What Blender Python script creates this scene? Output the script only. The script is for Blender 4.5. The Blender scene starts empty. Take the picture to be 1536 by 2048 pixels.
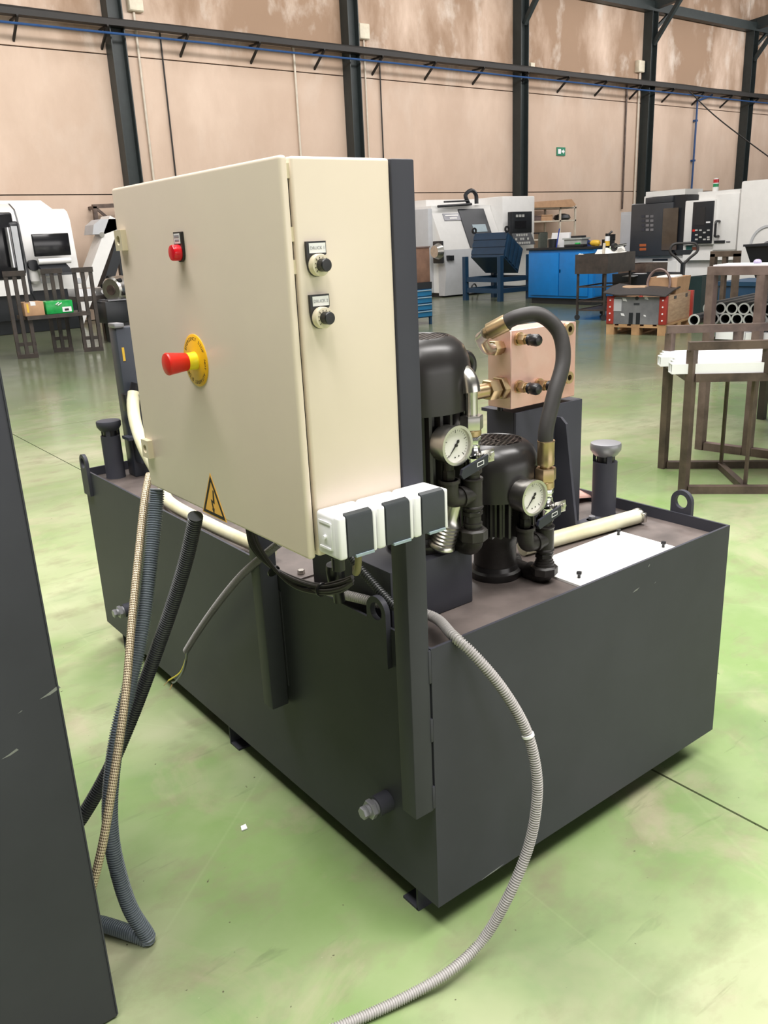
import bpy, bmesh, math, random
from mathutils import Vector as V, Matrix as M
random.seed(7)
PI = math.pi
sc = bpy.context.scene
COL = sc.collection
# ---------------------------------------------------------------- camera
FPX = 1687.49
CAM = V((-0.9053, -1.076, 1.3888))
_y, _p, _r = [math.radians(a) for a in (37.0345, -17.8364, -2.659)]
FW = V((math.sin(_y)*math.cos(_p), math.cos(_y)*math.cos(_p), math.sin(_p)))
_rt = V((math.cos(_y), -math.sin(_y), 0)); _up = _rt.cross(FW)
RT = _rt*math.cos(_r) + _up*math.sin(_r); UP = -_rt*math.sin(_r) + _up*math.cos(_r)
cd = bpy.data.cameras.new('camera'); cam = bpy.data.objects.new('camera', cd); COL.objects.link(cam)
cd.sensor_fit = 'VERTICAL'; cd.sensor_height = 36; cd.lens = FPX/2048*36; cd.clip_start = .02; cd.clip_end = 200
cam.matrix_world = M(((RT.x, UP.x, -FW.x, CAM.x), (RT.y, UP.y, -FW.y, CAM.y), (RT.z, UP.z, -FW.z, CAM.z), (0, 0, 0, 1)))
sc.camera = cam
# ---------------------------------------------------------------- world, lights, exposure
w = bpy.data.worlds.new('hall_air'); sc.world = w; w.use_nodes = True
w.node_tree.nodes['Background'].inputs[0].default_value = (1, .97, .95, 1)
w.node_tree.nodes['Background'].inputs[1].default_value = .06
def area(name, loc, sx, sy, watts, col=(1, .965, .945), rot=(0, 0, 0)):
    l = bpy.data.lights.new(name, 'AREA'); l.shape = 'RECTANGLE'; l.size = sx; l.size_y = sy; l.energy = watts; l.color = col
    o = bpy.data.objects.new(name, l); o.location = loc; o.rotation_euler = rot; COL.objects.link(o); return o
# roof light above the near bay, an unseen strip added to light the back wall, and a wide fill added behind the camera
R90 = math.radians(90)
area('roof_light', (4.5, -2.6, 8.7), 9, 2.4, 1150)
area('roof_light', (-2.4, 0.0, 8.7), 2.0, 9, 1150)
area('roof_light', (1.6, 3.4, 8.7), 4.0, 2.0, 480)
area('roof_light', (7.0, 7.5, 8.7), 2.0, 6, 850)
area('wall_fill_light', (13.5, 11.6, 7.3), 44, 1.0, 1950, rot=(R90, 0, 0))  # added strip out of view, brightens the back wall
area('rear_fill_light', (12, -33, 4.6), 40, 6.5, 3000, rot=(R90, 0, 0))  # added distant fill for the faces turned towards the camera side
sc.view_settings.view_transform = 'Standard'; sc.view_settings.look = 'None'
sc.view_settings.exposure = 0.0; sc.view_settings.gamma = 1; sc.view_settings.use_curve_mapping = False
# ---------------------------------------------------------------- measuring helper: point of the place seen in a given direction
def at(px, py, x=None, y=None, z=None):
    d = FW + RT*((px-768)/FPX) + UP*((1024-py)/FPX)
    if x is not None: t = (x-CAM.x)/d.x
    elif y is not None: t = (y-CAM.y)/d.y
    else: t = (z-CAM.z)/d.z
    return CAM + d*t
def zat(x, y, py):
    """height on the vertical through (x, y)"""
    lo, hi = -.5, 3.5
    for _ in range(40):
        m = (lo+hi)/2; d = V((x, y, m))-CAM
        if 1024-FPX*d.dot(UP)/d.dot(FW) > py: lo = m
        else: hi = m
    return lo
def fb(px0, py0, px1, py1, y, d):
    mx, my = (px0+px1)/2, (py0+py1)/2
    return (at(px0, my, y=y).x, at(px1, my, y=y).x, y, y+d, at(mx, py1, y=y).z, at(mx, py0, y=y).z)
def sb(px0, py0, px1, py1, x, d):
    mx, my = (px0+px1)/2, (py0+py1)/2
    return (x, x+d, at(px1, my, x=x).y, at(px0, my, x=x).y, at(mx, py1, x=x).z, at(mx, py0, x=x).z)
# ---------------------------------------------------------------- materials
def mat(name, col, rough=.5, metal=0., var=.12, scale=6., bump=0., coat=0., stretch=(1, 1, 1), col2=None, lo=.35, hi=.65, emit=None, spec=None, trans=0., rvar=0.):
    m = bpy.data.materials.new(name); m.use_nodes = True; nt = m.node_tree; N = nt.nodes; L = nt.links
    b = N['Principled BSDF']; b.inputs['Roughness'].default_value = rough; b.inputs['Metallic'].default_value = metal
    b.inputs['Coat Weight'].default_value = coat
    if spec is not None: b.inputs['Specular IOR Level'].default_value = spec
    if trans: b.inputs['Transmission Weight'].default_value = trans
    tc = N.new('ShaderNodeTexCoord'); mp = N.new('ShaderNodeMapping'); mp.inputs['Scale'].default_value = stretch
    L.new(tc.outputs['Object'], mp.inputs['Vector'])
    nz = N.new('ShaderNodeTexNoise'); nz.inputs['Scale'].default_value = scale; nz.inputs['Detail'].default_value = 5; nz.inputs['Roughness'].default_value = .6
    L.new(mp.outputs[0], nz.inputs['Vector'])
    rp = N.new('ShaderNodeValToRGB'); rp.color_ramp.elements[0].position = lo; rp.color_ramp.elements[1].position = hi
    c2 = col2 if col2 else tuple(min(1, c*(1-var)) for c in col); c1 = col if col2 else tuple(min(1, c*(1+var*.5)) for c in col)
    rp.color_ramp.elements[0].color = (*c2, 1); rp.color_ramp.elements[1].color = (*c1, 1)
    L.new(nz.outputs['Fac'], rp.inputs[0]); L.new(rp.outputs[0], b.inputs['Base Color'])
    if bump:
        bp = N.new('ShaderNodeBump'); bp.inputs['Strength'].default_value = bump; bp.inputs['Distance'].default_value = .01
        L.new(nz.outputs['Fac'], bp.inputs['Height']); L.new(bp.outputs[0], b.inputs['Normal'])
    if rvar:
        mr = N.new('ShaderNodeMapRange'); mr.inputs[3].default_value = rough-rvar; mr.inputs[4].default_value = rough+rvar
        L.new(nz.outputs['Fac'], mr.inputs[0]); L.new(mr.outputs[0], b.inputs['Roughness'])
    if emit: b.inputs['Emission Color'].default_value = (*emit[:3], 1); b.inputs['Emission Strength'].default_value = emit[3]
    return m
m_paint = mat('grey_machine_paint', (.052, .053, .066), .5, var=.10, scale=3.5, bump=.01, spec=.22)
m_paint2 = mat('dark_blue_grey_paint', (.045, .052, .068), .4, var=.15, scale=5)
m_dirty = mat('oily_steel_plate', (.15, .122, .112), .5, col2=(.04, .033, .03), scale=5, lo=.3, hi=.62, rvar=.15)
m_white_plate = mat('white_acrylic', (.9, .9, .87), .3, col2=(.88, .87, .70), scale=4, lo=.22, hi=.4)
m_cream = mat('cream_enamel', (.78, .675, .555), .32, var=.04, scale=2.5)
m_creamd = mat('cream_plastic', (.70, .62, .44), .4, var=.05)
m_whitep = mat('white_plastic', (.86, .86, .87), .35, var=.02)
m_lid = mat('anthracite_plastic', (.035, .041, .045), .5, var=.08, scale=40)
m_lip = mat('clear_blue_lip', (.30, .38, .42), .25, var=.05)
m_black = mat('black_plastic', (.012, .012, .014), .35, var=.1)
m_motor = mat('black_enamel', (.020, .018, .018), .30, var=.15, scale=8, rvar=.08)
m_iron = mat('black_malleable_iron', (.022, .019, .017), .48, var=.3, scale=30, bump=.15)
m_steel = mat('zinc_steel', (.62, .60, .56), .28, 1, var=.12, scale=12)
m_chrome = mat('chrome', (.80, .80, .80), .12, 1, var=.04)
m_brass = mat('yellow_passivated', (.52, .385, .23), .36, 1, var=.15, scale=14)
m_manif = mat('machined_block', (.72, .40, .34), .36, .6, col2=(.80, .55, .49), scale=6, lo=.3, hi=.7, rvar=.06)
m_rubber = mat('black_rubber', (.035, .032, .032), .55, var=.15, scale=30)
m_creamhose = mat('cream_pvc_hose', (.72, .70, .52), .4, col2=(.62, .56, .34), scale=9, lo=.3, hi=.6)
m_greycond = mat('grey_conduit', (.44, .42, .41), .42, var=.06)
m_bluecond = mat('blue_grey_conduit', (.17, .20, .23), .38, var=.08)
m_darkcond = mat('dark_conduit', (.055, .058, .06), .36, var=.1)
m_red = mat('red_plastic', (.72, .022, .012), .35, var=.1)
m_redlens = mat('red_lens', (.75, .006, .018), .15, var=.05)
m_yellow = mat('yellow_plastic', (.90, .50, .015), .35, var=.03)
m_yellow2 = mat('collar_yellow', (.90, .75, .02), .3, var=.03)
m_warn = mat('warning_yellow', (.88, .47, .07), .4, var=.03)
m_ink = mat('black_ink', (.015, .013, .012), .6, var=0)
m_paper = mat('white_label', (.85, .85, .86), .5, var=.02)
m_grayink = mat('grey_ink', (.30, .30, .33), .6, var=0)
m_dial = mat('gauge_face', (.82, .80, .76), .35, var=.03)
m_glass = mat('clear_glass', (1, 1, 1), .02, var=0, trans=1.)
m_ivory = mat('ivory_plastic', (.78, .70, .52), .35, var=.04)
m_copper = mat('copper_wire', (.7, .35, .2), .3, 1)
m_earth = mat('yellow_green_wire', (.75, .62, .05), .4)
m_rust = mat('rusty_brown_steel', (.135, .095, .075), .5, col2=(.06, .042, .036), scale=7, metal=.2)
m_rustp = mat('worn_purple_brown_steel', (.24, .17, .155), .45, col2=(.13, .09, .08), scale=6, metal=.3)
m_darkst = mat('dark_brown_steel', (.06, .045, .038), .5, col2=(.03, .025, .022), scale=7)
m_wht = mat('machine_white', (.80, .79, .77), .35, var=.03)
m_mgrey = mat('machine_light_grey', (.50, .51, .53), .4, var=.04)
m_mdark = mat('machine_anthracite', (.045, .048, .055), .4, var=.08)
m_blk = mat('machine_black', (.018, .020, .024), .35, var=.1)
m_screen = mat('dark_screen', (.012, .012, .014), .15, var=0)
m_keys = mat('key_grey', (.5, .5, .48), .5)
m_blue = mat('blue_cabinet_paint', (.006, .19, .56), .38, var=.07)
m_navy = mat('navy_steel_paint', (.012, .045, .095), .42, var=.15, scale=4)
m_blue2 = mat('drawer_blue', (.02, .17, .36), .4, var=.08)
m_wood = mat('pale_wood', (.52, .36, .23), .6, col2=(.38, .25, .16), scale=5, stretch=(1, 1, 6))
m_pallet = mat('pallet_wood', (.48, .29, .14), .65, col2=(.33, .19, .09), scale=6)
m_redp = mat('red_corner_paint', (.35, .035, .025), .45, var=.15)
m_card = mat('cardboard', (.50, .30, .17), .7, var=.12)
m_brownbox = mat('brown_fibre_box', (.20, .11, .075), .6, var=.2)
m_greenbox = mat('green_film', (.01, .36, .07), .25, var=.2, scale=20)
m_gplate = mat('grey_sheet_metal', (.32, .32, .34), .4, .5, col2=(.22, .22, .24), scale=4)
m_column = mat('dark_green_column', (.022, .030, .030), .5, var=.15)
m_tray = mat('black_cable_tray', (.014, .012, .010), .6, var=.2)
m_blueline = mat('blue_air_pipe', (.02, .07, .20), .4)
m_cond = mat('white_conduit', (.62, .55, .45), .5)
m_jbox = mat('junction_box_ivory', (.68, .62, .48), .5)
m_exit = mat('exit_green', (.02, .22, .12), .5)
m_yell3 = mat('yellow_tool', (.80, .50, .05), .4)
m_alu = mat('aluminium_tray', (.70, .70, .72), .3, 1, var=.08)
m_pipe = mat('dark_steel_pipe', (.10, .10, .105), .3, .8, var=.2)
m_ralu = mat('white_bar', (.86, .86, .88), .35, var=.02)
m_clear = mat('cloudy_plastic', (.45, .47, .45), .35)
m_cloth = mat('white_rag', (.75, .73, .68), .8)
m_green = mat('green_plastic', (.05, .55, .12), .4)

def floor_mat():
    m = bpy.data.materials.new('green_epoxy'); m.use_nodes = True; nt = m.node_tree; N = nt.nodes; L = nt.links; b = N['Principled BSDF']
    g = N.new('ShaderNodeNewGeometry')
    def noise(scale, det, st=(1, 1, 1), dist=0):
        mp = N.new('ShaderNodeMapping'); mp.inputs['Scale'].default_value = st; L.new(g.outputs['Position'], mp.inputs[0])
        n = N.new('ShaderNodeTexNoise'); n.inputs['Scale'].default_value = scale; n.inputs['Detail'].default_value = det; n.inputs['Roughness'].default_value = .62; n.inputs['Distortion'].default_value = dist
        L.new(mp.outputs[0], n.inputs[0]); return n.outputs['Fac']
    def ramp(v, p0, p1, c0=(0, 0, 0), c1=(1, 1, 1)):
        r = N.new('ShaderNodeValToRGB'); r.color_ramp.elements[0].position = p0; r.color_ramp.elements[1].position = p1
        r.color_ramp.elements[0].color = (*c0, 1); r.color_ramp.elements[1].color = (*c1, 1); L.new(v, r.inputs[0]); return r.outputs[0]
    def mix(f, a, c, t='MIX'):
        x = N.new('ShaderNodeMix'); x.data_type = 'RGBA'; x.blend_type = t
        if isinstance(f, float): x.inputs[0].default_value = f
        else: L.new(f, x.inputs[0])
        for i, q in ((6, a), (7, c)):
            if isinstance(q, tuple): x.inputs[i].default_value = (*q, 1)
            else: L.new(q, x.inputs[i])
        return x.outputs[2]
    base = ramp(noise(1.6, 6), .32, .70, (.19, .295, .10), (.285, .365, .18))
    worn = ramp(noise(.55, 4, dist=.6), .44, .64)
    c = mix(worn, base, (.43, .44, .29))
    dirt = ramp(noise(5, 9, (1, 1.4, 1)), .50, .74); c = mix(dirt, c, (.25, .255, .15))
    pink = ramp(noise(2.3, 8, (1, 1, 1), .8), .54, .70); pm = N.new('ShaderNodeMath'); pm.operation = 'MULTIPLY'; pm.inputs[1].default_value = .55; L.new(pink, pm.inputs[0]); c = mix(pm.outputs[0], c, (.44, .38, .28))
    scuff = ramp(noise(9, 6, (.25, 1.8, 1), 1.2), .62, .72); sf = N.new('ShaderNodeMath'); sf.operation = 'MULTIPLY'; sf.inputs[1].default_value = .35; L.new(scuff, sf.inputs[0]); c = mix(sf.outputs[0], c, (.12, .15, .075))
    tracks = ramp(noise(1.5, 5, (.8, 1.3, 1), .3), .52, .80); c = mix(tracks, c, (.19, .27, .13))
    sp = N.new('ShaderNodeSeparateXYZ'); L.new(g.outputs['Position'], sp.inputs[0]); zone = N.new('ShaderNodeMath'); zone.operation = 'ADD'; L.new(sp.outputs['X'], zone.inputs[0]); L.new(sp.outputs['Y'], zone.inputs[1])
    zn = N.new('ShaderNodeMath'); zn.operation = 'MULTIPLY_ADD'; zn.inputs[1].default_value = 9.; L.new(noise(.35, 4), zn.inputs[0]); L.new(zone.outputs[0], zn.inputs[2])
    far_dim = N.new('ShaderNodeMapRange'); far_dim.inputs[1].default_value = 7.5; far_dim.inputs[2].default_value = 17; far_dim.inputs[3].default_value = 0; far_dim.inputs[4].default_value = .88; L.new(zn.outputs[0], far_dim.inputs[0]); c = mix(far_dim.outputs[0], c, (.105, .115, .075))  # dimmer light of the far floor put into the colour, with some oily dirt
    speck = ramp(noise(42, 2), .735, .76); c = mix(speck, c, (.10, .10, .06))
    pale = ramp(noise(38, 3), .75, .77); c = mix(pale, c, (.55, .6, .42))
    # thin scratches
    vo = N.new('ShaderNodeTexVoronoi'); vo.feature = 'DISTANCE_TO_EDGE'; vo.inputs['Scale'].default_value = .9
    L.new(g.outputs['Position'], vo.inputs['Vector'])
    scr = ramp(vo.outputs['Distance'], .0, .0035, (1, 1, 1), (0, 0, 0)); sm = N.new('ShaderNodeMath'); sm.operation = 'MULTIPLY'; sm.inputs[1].default_value = .07
    L.new(scr, sm.inputs[0]); c = mix(sm.outputs[0], c, (.52, .60, .36))
    L.new(c, b.inputs['Base Color'])
    rr = N.new('ShaderNodeMapRange'); rr.inputs[3].default_value = .10; rr.inputs[4].default_value = .30; L.new(noise(3, 5), rr.inputs[0]); L.new(rr.outputs[0], b.inputs['Roughness'])
    b.inputs['Specular IOR Level'].default_value = .32
    return m
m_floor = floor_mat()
def wall_mat():
    m = bpy.data.materials.new('stained_concrete'); m.use_nodes = True; nt = m.node_tree; N = nt.nodes; L = nt.links; b = N['Principled BSDF']
    g = N.new('ShaderNodeNewGeometry'); sx = N.new('ShaderNodeSeparateXYZ'); L.new(g.outputs['Position'], sx.inputs[0])
    def noise(scale, det, st, off=(0, 0, 0), dist=0):
        mp = N.new('ShaderNodeMapping'); mp.inputs['Scale'].default_value = st; mp.inputs['Location'].default_value = off; L.new(g.outputs['Position'], mp.inputs[0])
        n = N.new('ShaderNodeTexNoise'); n.inputs['Scale'].default_value = scale; n.inputs['Detail'].default_value = det; n.inputs['Roughness'].default_value = .6; n.inputs['Distortion'].default_value = dist
        L.new(mp.outputs[0], n.inputs[0]); return n.outputs['Fac']
    def ramp(v, p0, p1, c0=(0, 0, 0), c1=(1, 1, 1)):
        r = N.new('ShaderNodeValToRGB'); r.color_ramp.elements[0].position = p0; r.color_ramp.elements[1].position = p1
        r.color_ramp.elements[0].color = (*c0, 1); r.color_ramp.elements[1].color = (*c1, 1); L.new(v, r.inputs[0]); return r.outputs[0]
    def mix(f, a, c):
        x = N.new('ShaderNodeMix'); x.data_type = 'RGBA'; L.new(f, x.inputs[0])
        for i, q in ((6, a), (7, c)):
            if isinstance(q, tuple): x.inputs[i].default_value = (*q, 1)
            else: L.new(q, x.inputs[i])
        return x.outputs[2]
    def mul(a, c):
        x = N.new('ShaderNodeMath'); x.operation = 'MULTIPLY'
        for i, q in ((0, a), (1, c)):
            if isinstance(q, (int, float)): x.inputs[i].default_value = q
            else: L.new(q, x.inputs[i])
        return x.outputs[0]
    c = ramp(noise(.8, 6, (1, 1, .7)), .3, .7, (.60, .455, .355), (.70, .55, .44))
    up = N.new('ShaderNodeMapRange'); up.inputs[1].default_value = 5.0; up.inputs[2].default_value = 6.0; up.inputs[3].default_value = .26; up.inputs[4].default_value = 1; L.new(sx.outputs['Z'], up.inputs[0])
    streak = ramp(noise(.55, 9, (1, 1, .40), (3, 0, 1), .15), .34, .55); c = mix(mul(streak, mul(up.outputs[0], .9)), c, (.29, .185, .115))
    pale = ramp(noise(.9, 9, (1, 1, .6), (9, 0, 4), .15), .54, .66); c = mix(mul(pale, mul(up.outputs[0], .7)), c, (.70, .62, .54))
    L.new(c, b.inputs['Base Color']); b.inputs['Roughness'].default_value = .85
    bp = N.new('ShaderNodeBump'); bp.inputs['Strength'].default_value = .15; bp.inputs['Distance'].default_value = .02; L.new(noise(6, 6, (1, 1, 1)), bp.inputs['Height']); L.new(bp.outputs[0], b.inputs['Normal'])
    return m
m_wall = wall_mat()
def braid_mat():
    m = bpy.data.materials.new('braided_steel_sleeve'); m.use_nodes = True; nt = m.node_tree; N = nt.nodes; L = nt.links; b = N['Principled BSDF']
    uv = N.new('ShaderNodeUVMap'); s = N.new('ShaderNodeSeparateXYZ'); L.new(uv.outputs[0], s.inputs[0])
    def math_(op, a, c=None):
        x = N.new('ShaderNodeMath'); x.operation = op
        for i, q in ((0, a), (1, c)):
            if q is None: continue
            if isinstance(q, (int, float)): x.inputs[i].default_value = q
            else: L.new(q, x.inputs[i])
        return x.outputs[0]
    u = math_('MULTIPLY', s.outputs['X'], 2*PI*7); v = math_('MULTIPLY', s.outputs['Y'], 2*PI*95)
    a = math_('SINE', math_('ADD', u, v)); c = math_('SINE', math_('SUBTRACT', u, v)); f = math_('ADD', math_('MULTIPLY', math_('MULTIPLY', a, c), .5), .5)
    r = N.new('ShaderNodeValToRGB'); r.color_ramp.elements[0].position = .25; r.color_ramp.elements[1].position = .6
    r.color_ramp.elements[0].color = (.13, .085, .045, 1); r.color_ramp.elements[1].color = (.74, .62, .43, 1); L.new(f, r.inputs[0]); L.new(r.outputs[0], b.inputs['Base Color'])
    bp = N.new('ShaderNodeBump'); bp.inputs['Strength'].default_value = .6; bp.inputs['Distance'].default_value = .002; L.new(f, bp.inputs['Height']); L.new(bp.outputs[0], b.inputs['Normal'])
    b.inputs['Roughness'].default_value = .4; b.inputs['Metallic'].default_value = .35
    return m
m_braid = braid_mat()
# ---------------------------------------------------------------- mesh builder
def frame(d):
    d = d.normalized(); a = V((0, 0, 1)) if abs(d.z) < .9 else V((1, 0, 0)); u = d.cross(a).normalized(); return u, d.cross(u).normalized(), d
def spline(P, step=.01):
    P = [V(p) for p in P]; Q = [P[0]*2-P[1]] + P + [P[-1]*2-P[-2]]; out = []
    for i in range(1, len(Q)-2):
        p0, p1, p2, p3 = Q[i-1:i+3]; n = max(2, int((p2-p1).length/step))
        for k in range(n):
            t = k/n; out.append(.5*((2*p1)+(p2-p0)*t+(2*p0-5*p1+4*p2-p3)*t*t+(3*p1-p0-3*p2+p3)*t**3))
    out.append(P[-1]); return out
class B:
    def __init__(s): s.bm = bmesh.new(); s.uv = None
    def merge(s, b2):
        me = bpy.data.meshes.new('t'); b2.to_mesh(me); s.bm.from_mesh(me); bpy.data.meshes.remove(me); b2.free(); return s
    def box(s, x0, x1, y0, y1, z0, z1, bev=0, seg=2, rot=None):
        b = bmesh.new(); bmesh.ops.create_cube(b, size=1)
        for v in b.verts: v.co = V(((x0+x1)/2+v.co.x*(x1-x0), (y0+y1)/2+v.co.y*(y1-y0), (z0+z1)/2+v.co.z*(z1-z0)))
        if bev: bmesh.ops.bevel(b, geom=list(b.edges), offset=bev, segments=seg, profile=.5, affect='EDGES')
        if rot: bmesh.ops.transform(b, matrix=rot, verts=b.verts)
        return s.merge(b)
    def loft(s, rings, cap=True, close=False):
        bm = s.bm; R = [[bm.verts.new(p) for p in r] for r in rings]; n = len(R[0])
        for i in range(len(R) if close else len(R)-1):
            a, c = R[i], R[(i+1) % len(R)]
            for k in range(n): bm.faces.new((a[k], a[(k+1) % n], c[(k+1) % n], c[k]))
        if cap and not close:
            bm.faces.new(list(reversed(R[0]))); bm.faces.new(R[-1])
        return s
    def lathe(s, p, axis, prof, n=28, cap=True):
        u, v, d = frame(V(axis)); p = V(p)
        return s.loft([[p+d*h+(u*math.cos(2*PI*k/n)+v*math.sin(2*PI*k/n))*r for k in range(n)] for r, h in prof], cap)
    def cyl(s, p0, p1, r, r1=None, n=20):
        p0, p1 = V(p0), V(p1); return s.lathe(p0, p1-p0, [(r, 0), (r if r1 is None else r1, (p1-p0).length)], n)
    def hexn(s, p0, p1, r, c=.0):
        p0, p1 = V(p0), V(p1); h = (p1-p0).length; c = min(.12*h, r*.1)
        return s.lathe(p0, p1-p0, [(r*.93, 0), (r, c), (r, h-c), (r*.93, h)], 6)
    def prism(s, pts, vec):
        vec = V(vec); a = [V(p) for p in pts]; return s.loft([a, [p+vec for p in a]])
    def ringplate(s, outer, inner, vec):
        """plate with a hole: outer and inner loops of equal length"""
        vec = V(vec); o = [V(p) for p in outer]; i = [V(p) for p in inner]
        return s.loft([o, [p+vec for p in o], [p+vec for p in i], i], cap=False, close=True)
    def beam(s, p0, p1, wd, ht=None, up=(0, 0, 1)):
        p0, p1 = V(p0), V(p1); d = (p1-p0).normalized(); u0 = V(up)
        if abs(d.dot(u0)) > .95: u0 = V((0, 1, 0))
        u = d.cross(u0).normalized(); v = u.cross(d).normalized(); ht = ht or wd
        q = [u*wd/2+v*ht/2, -u*wd/2+v*ht/2, -u*wd/2-v*ht/2, u*wd/2-v*ht/2]
        return s.loft([[p0+a for a in q], [p1+a for a in q]])
    def tube(s, P, r, n=12, step=.01, rib=None, uv=False, raw=False):
        P = [V(p) for p in P] if raw else spline(P, step)
        if rib:   # corrugated: pitch, depth
            pitch, dep = rib; Q = spline(P, pitch/4) if not raw else P
            L = [0]
            for a, c in zip(P, P[1:]): L.append(L[-1]+(c-a).length)
            tot = L[-1]; m = int(tot/pitch*4); Q = []; j = 0
            for k in range(m+1):
                t = tot*k/m
                while j < len(L)-2 and L[j+1] < t: j += 1
                f = (t-L[j])/max(1e-9, L[j+1]-L[j]); Q.append(P[j].lerp(P[j+1], f))
            P = Q
        u = None; rings = []; acc = 0; vs = []
        for i, p in enumerate(P):
            d = (P[min(i+1, len(P)-1)]-P[max(i-1, 0)]).normalized()
            if u is None: u = frame(d)[0]
            u = (u-d*u.dot(d)).normalized(); v = d.cross(u)
            rr = r(i/(len(P)-1)) if callable(r) else r
            if rib: rr = rr if i % 4 in (0, 1) else rr-rib[1]
            rings.append([p+(u*math.cos(2*PI*k/n)+v*math.sin(2*PI*k/n))*rr for k in range(n)])
            if i: acc += (p-P[i-1]).length
            vs.append(acc)
        nf = len(s.bm.faces); s.loft(rings)
        if uv:
            lay = s.bm.loops.layers.uv.new('UVMap'); s.bm.faces.ensure_lookup_table()
            fi = nf
            for i in range(len(rings)-1):
                for k in range(n):
                    f = s.bm.faces[fi]; fi += 1
                    for lp, (uu, vv) in zip(f.loops, ((k/n, vs[i]), ((k+1)/n, vs[i]), ((k+1)/n, vs[i+1]), (k/n, vs[i+1]))): lp[lay].uv = (uu, vv)
        return s
    def mesh(s, me_, mtx):
        t = me_.copy(); t.transform(mtx); s.bm.from_mesh(t); bpy.data.meshes.remove(t); return s
ROOT = {}
ORD = ['first', 'second', 'third', 'fourth', 'fifth', 'sixth', 'seventh']
def finish(name, b, m, inv=None, smooth=True):
    bmesh.ops.recalc_face_normals(b.bm, faces=b.bm.faces)
    me = bpy.data.meshes.new(name); b.bm.to_mesh(me); b.bm.free()
    if inv is not None: me.transform(inv)
    if smooth:
        me.shade_smooth(); me.set_sharp_from_angle(angle=math.radians(38))
    me.materials.append(m); o = bpy.data.objects.new(name, me); COL.objects.link(o); return o
def tag(o, label=None, cat=None, group=None, kind=None):
    if label: o['label'] = label
    if cat: o['category'] = cat
    if group: o['group'] = group
    if kind: o['kind'] = kind
    return o
def thing(name, label, cat, loc=(0, 0, 0), rotz=0, group=None, kind=None):
    o = bpy.data.objects.new(name, None); o.empty_display_size = .05; COL.objects.link(o); o.location = loc; o.rotation_euler = (0, 0, rotz)
    ROOT[o.name] = M.Translation(V(loc)) @ M.Rotation(rotz, 4, 'Z'); return tag(o, label, cat, group, kind)
def part(par, name, b, m, local=False, label=None, kind=None):
    """a part in place coordinates (or in the thing's own when local)"""
    mt = ROOT[par.name]; o = finish(name, b, m, None if local else mt.inverted()); o.parent = par; ROOT[o.name] = mt
    if label: o['label'] = label
    if kind: o['kind'] = kind
    return o
def solo(name, b, m, label, cat, group=None, base=None):
    """a thing that is one mesh; its origin goes to its base"""
    bb = [v.co for v in b.bm.verts]; c = V(((min(v.x for v in bb)+max(v.x for v in bb))/2, (min(v.y for v in bb)+max(v.y for v in bb))/2, min(v.z for v in bb)))
    o = finish(name, b, m, M.Translation(-c)); o.location = c; ROOT[o.name] = M.Translation(c); return tag(o, label, cat, group)
def struct(name, b, m):
    o = finish(name, b, m); o['kind'] = 'structure'; ROOT[o.name] = M.Identity(4); return o
def circ(c, r, u, v, n=24, a0=0): return [V(c)+V(u)*(r*math.cos(a0+2*PI*k/n))+V(v)*(r*math.sin(a0+2*PI*k/n)) for k in range(n)]
def rrect(c, hu, hv, u, v, n=24):
    """rectangle loop with n points to bridge with a circle of n points"""
    out = []
    for k in range(n):
        a = 2*PI*k/n; x, y = math.cos(a), math.sin(a); s = 1/max(abs(x), abs(y)); out.append(V(c)+V(u)*(hu*x*s)+V(v)*(hv*y*s))
    return out
TXT = {}
def text(s, align='CENTER'):
    if s in TXT: return TXT[s]
    cu = bpy.data.curves.new('t', 'FONT'); cu.body = s; cu.size = 1; cu.align_x = align; cu.align_y = 'CENTER'; cu.extrude = .01; cu.resolution_u = 3
    o = bpy.data.objects.new('t', cu); COL.objects.link(o); dg = bpy.context.evaluated_depsgraph_get(); dg.update()
    me = bpy.data.meshes.new_from_object(o.evaluated_get(dg)); me.materials.clear(); bpy.data.objects.remove(o); bpy.data.curves.remove(cu); TXT[s] = me; return me
for s_ in set('EMERGENCY STOP NOT AUS ARRET D\'URGENCE') - {' '}: text(s_)
for s_ in ('DRUCK 1', 'DRUCK 2', 'PR'): text(s_)
def basis(o, u, v, s):
    u, v = V(u), V(v); n = u.cross(v); o = V(o)
    return M(((u.x*s, v.x*s, n.x*s, o.x), (u.y*s, v.y*s, n.y*s, o.y), (u.z*s, v.z*s, n.z*s, o.z), (0, 0, 0, 1)))
X_, Y_, Z_ = V((1, 0, 0)), V((0, 1, 0)), V((0, 0, 1))
# ================================================================ THE SETTING
WY = 17.8
fl = struct('floor', B().box(-9, 36, -15, 18.2, -.2, -.006), m_black)
xs = [-9, -5.18, .815, 6.81, 12.81, 18.81, 24.81, 36]; ys = [-15, -9.2, -3.2, 3.4+2.9, 12.3, 18.2]
for i in range(len(xs)-1):
    for j in range(len(ys)-1):
        g = .0035
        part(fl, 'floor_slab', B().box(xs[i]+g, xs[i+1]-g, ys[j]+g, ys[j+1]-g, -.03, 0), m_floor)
wl = struct('wall_back', B().box(-9, 36, WY+.06, WY+.3, 0, 9.2), m_tray)
colx = [6.85+6.0*k for k in range(-1, 5)]
bx = [-9] + [c for c in colx] + [36]
pz = [0, 2.585, 5.31, 9.2]
for i in range(len(bx)-1):
    for j in range(3):
        part(wl, 'concrete_panel', B().box(bx[i]+.01, bx[i+1]-.01, WY, WY+.08, pz[j]+.012, pz[j+1]-.012), m_wall)
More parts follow.
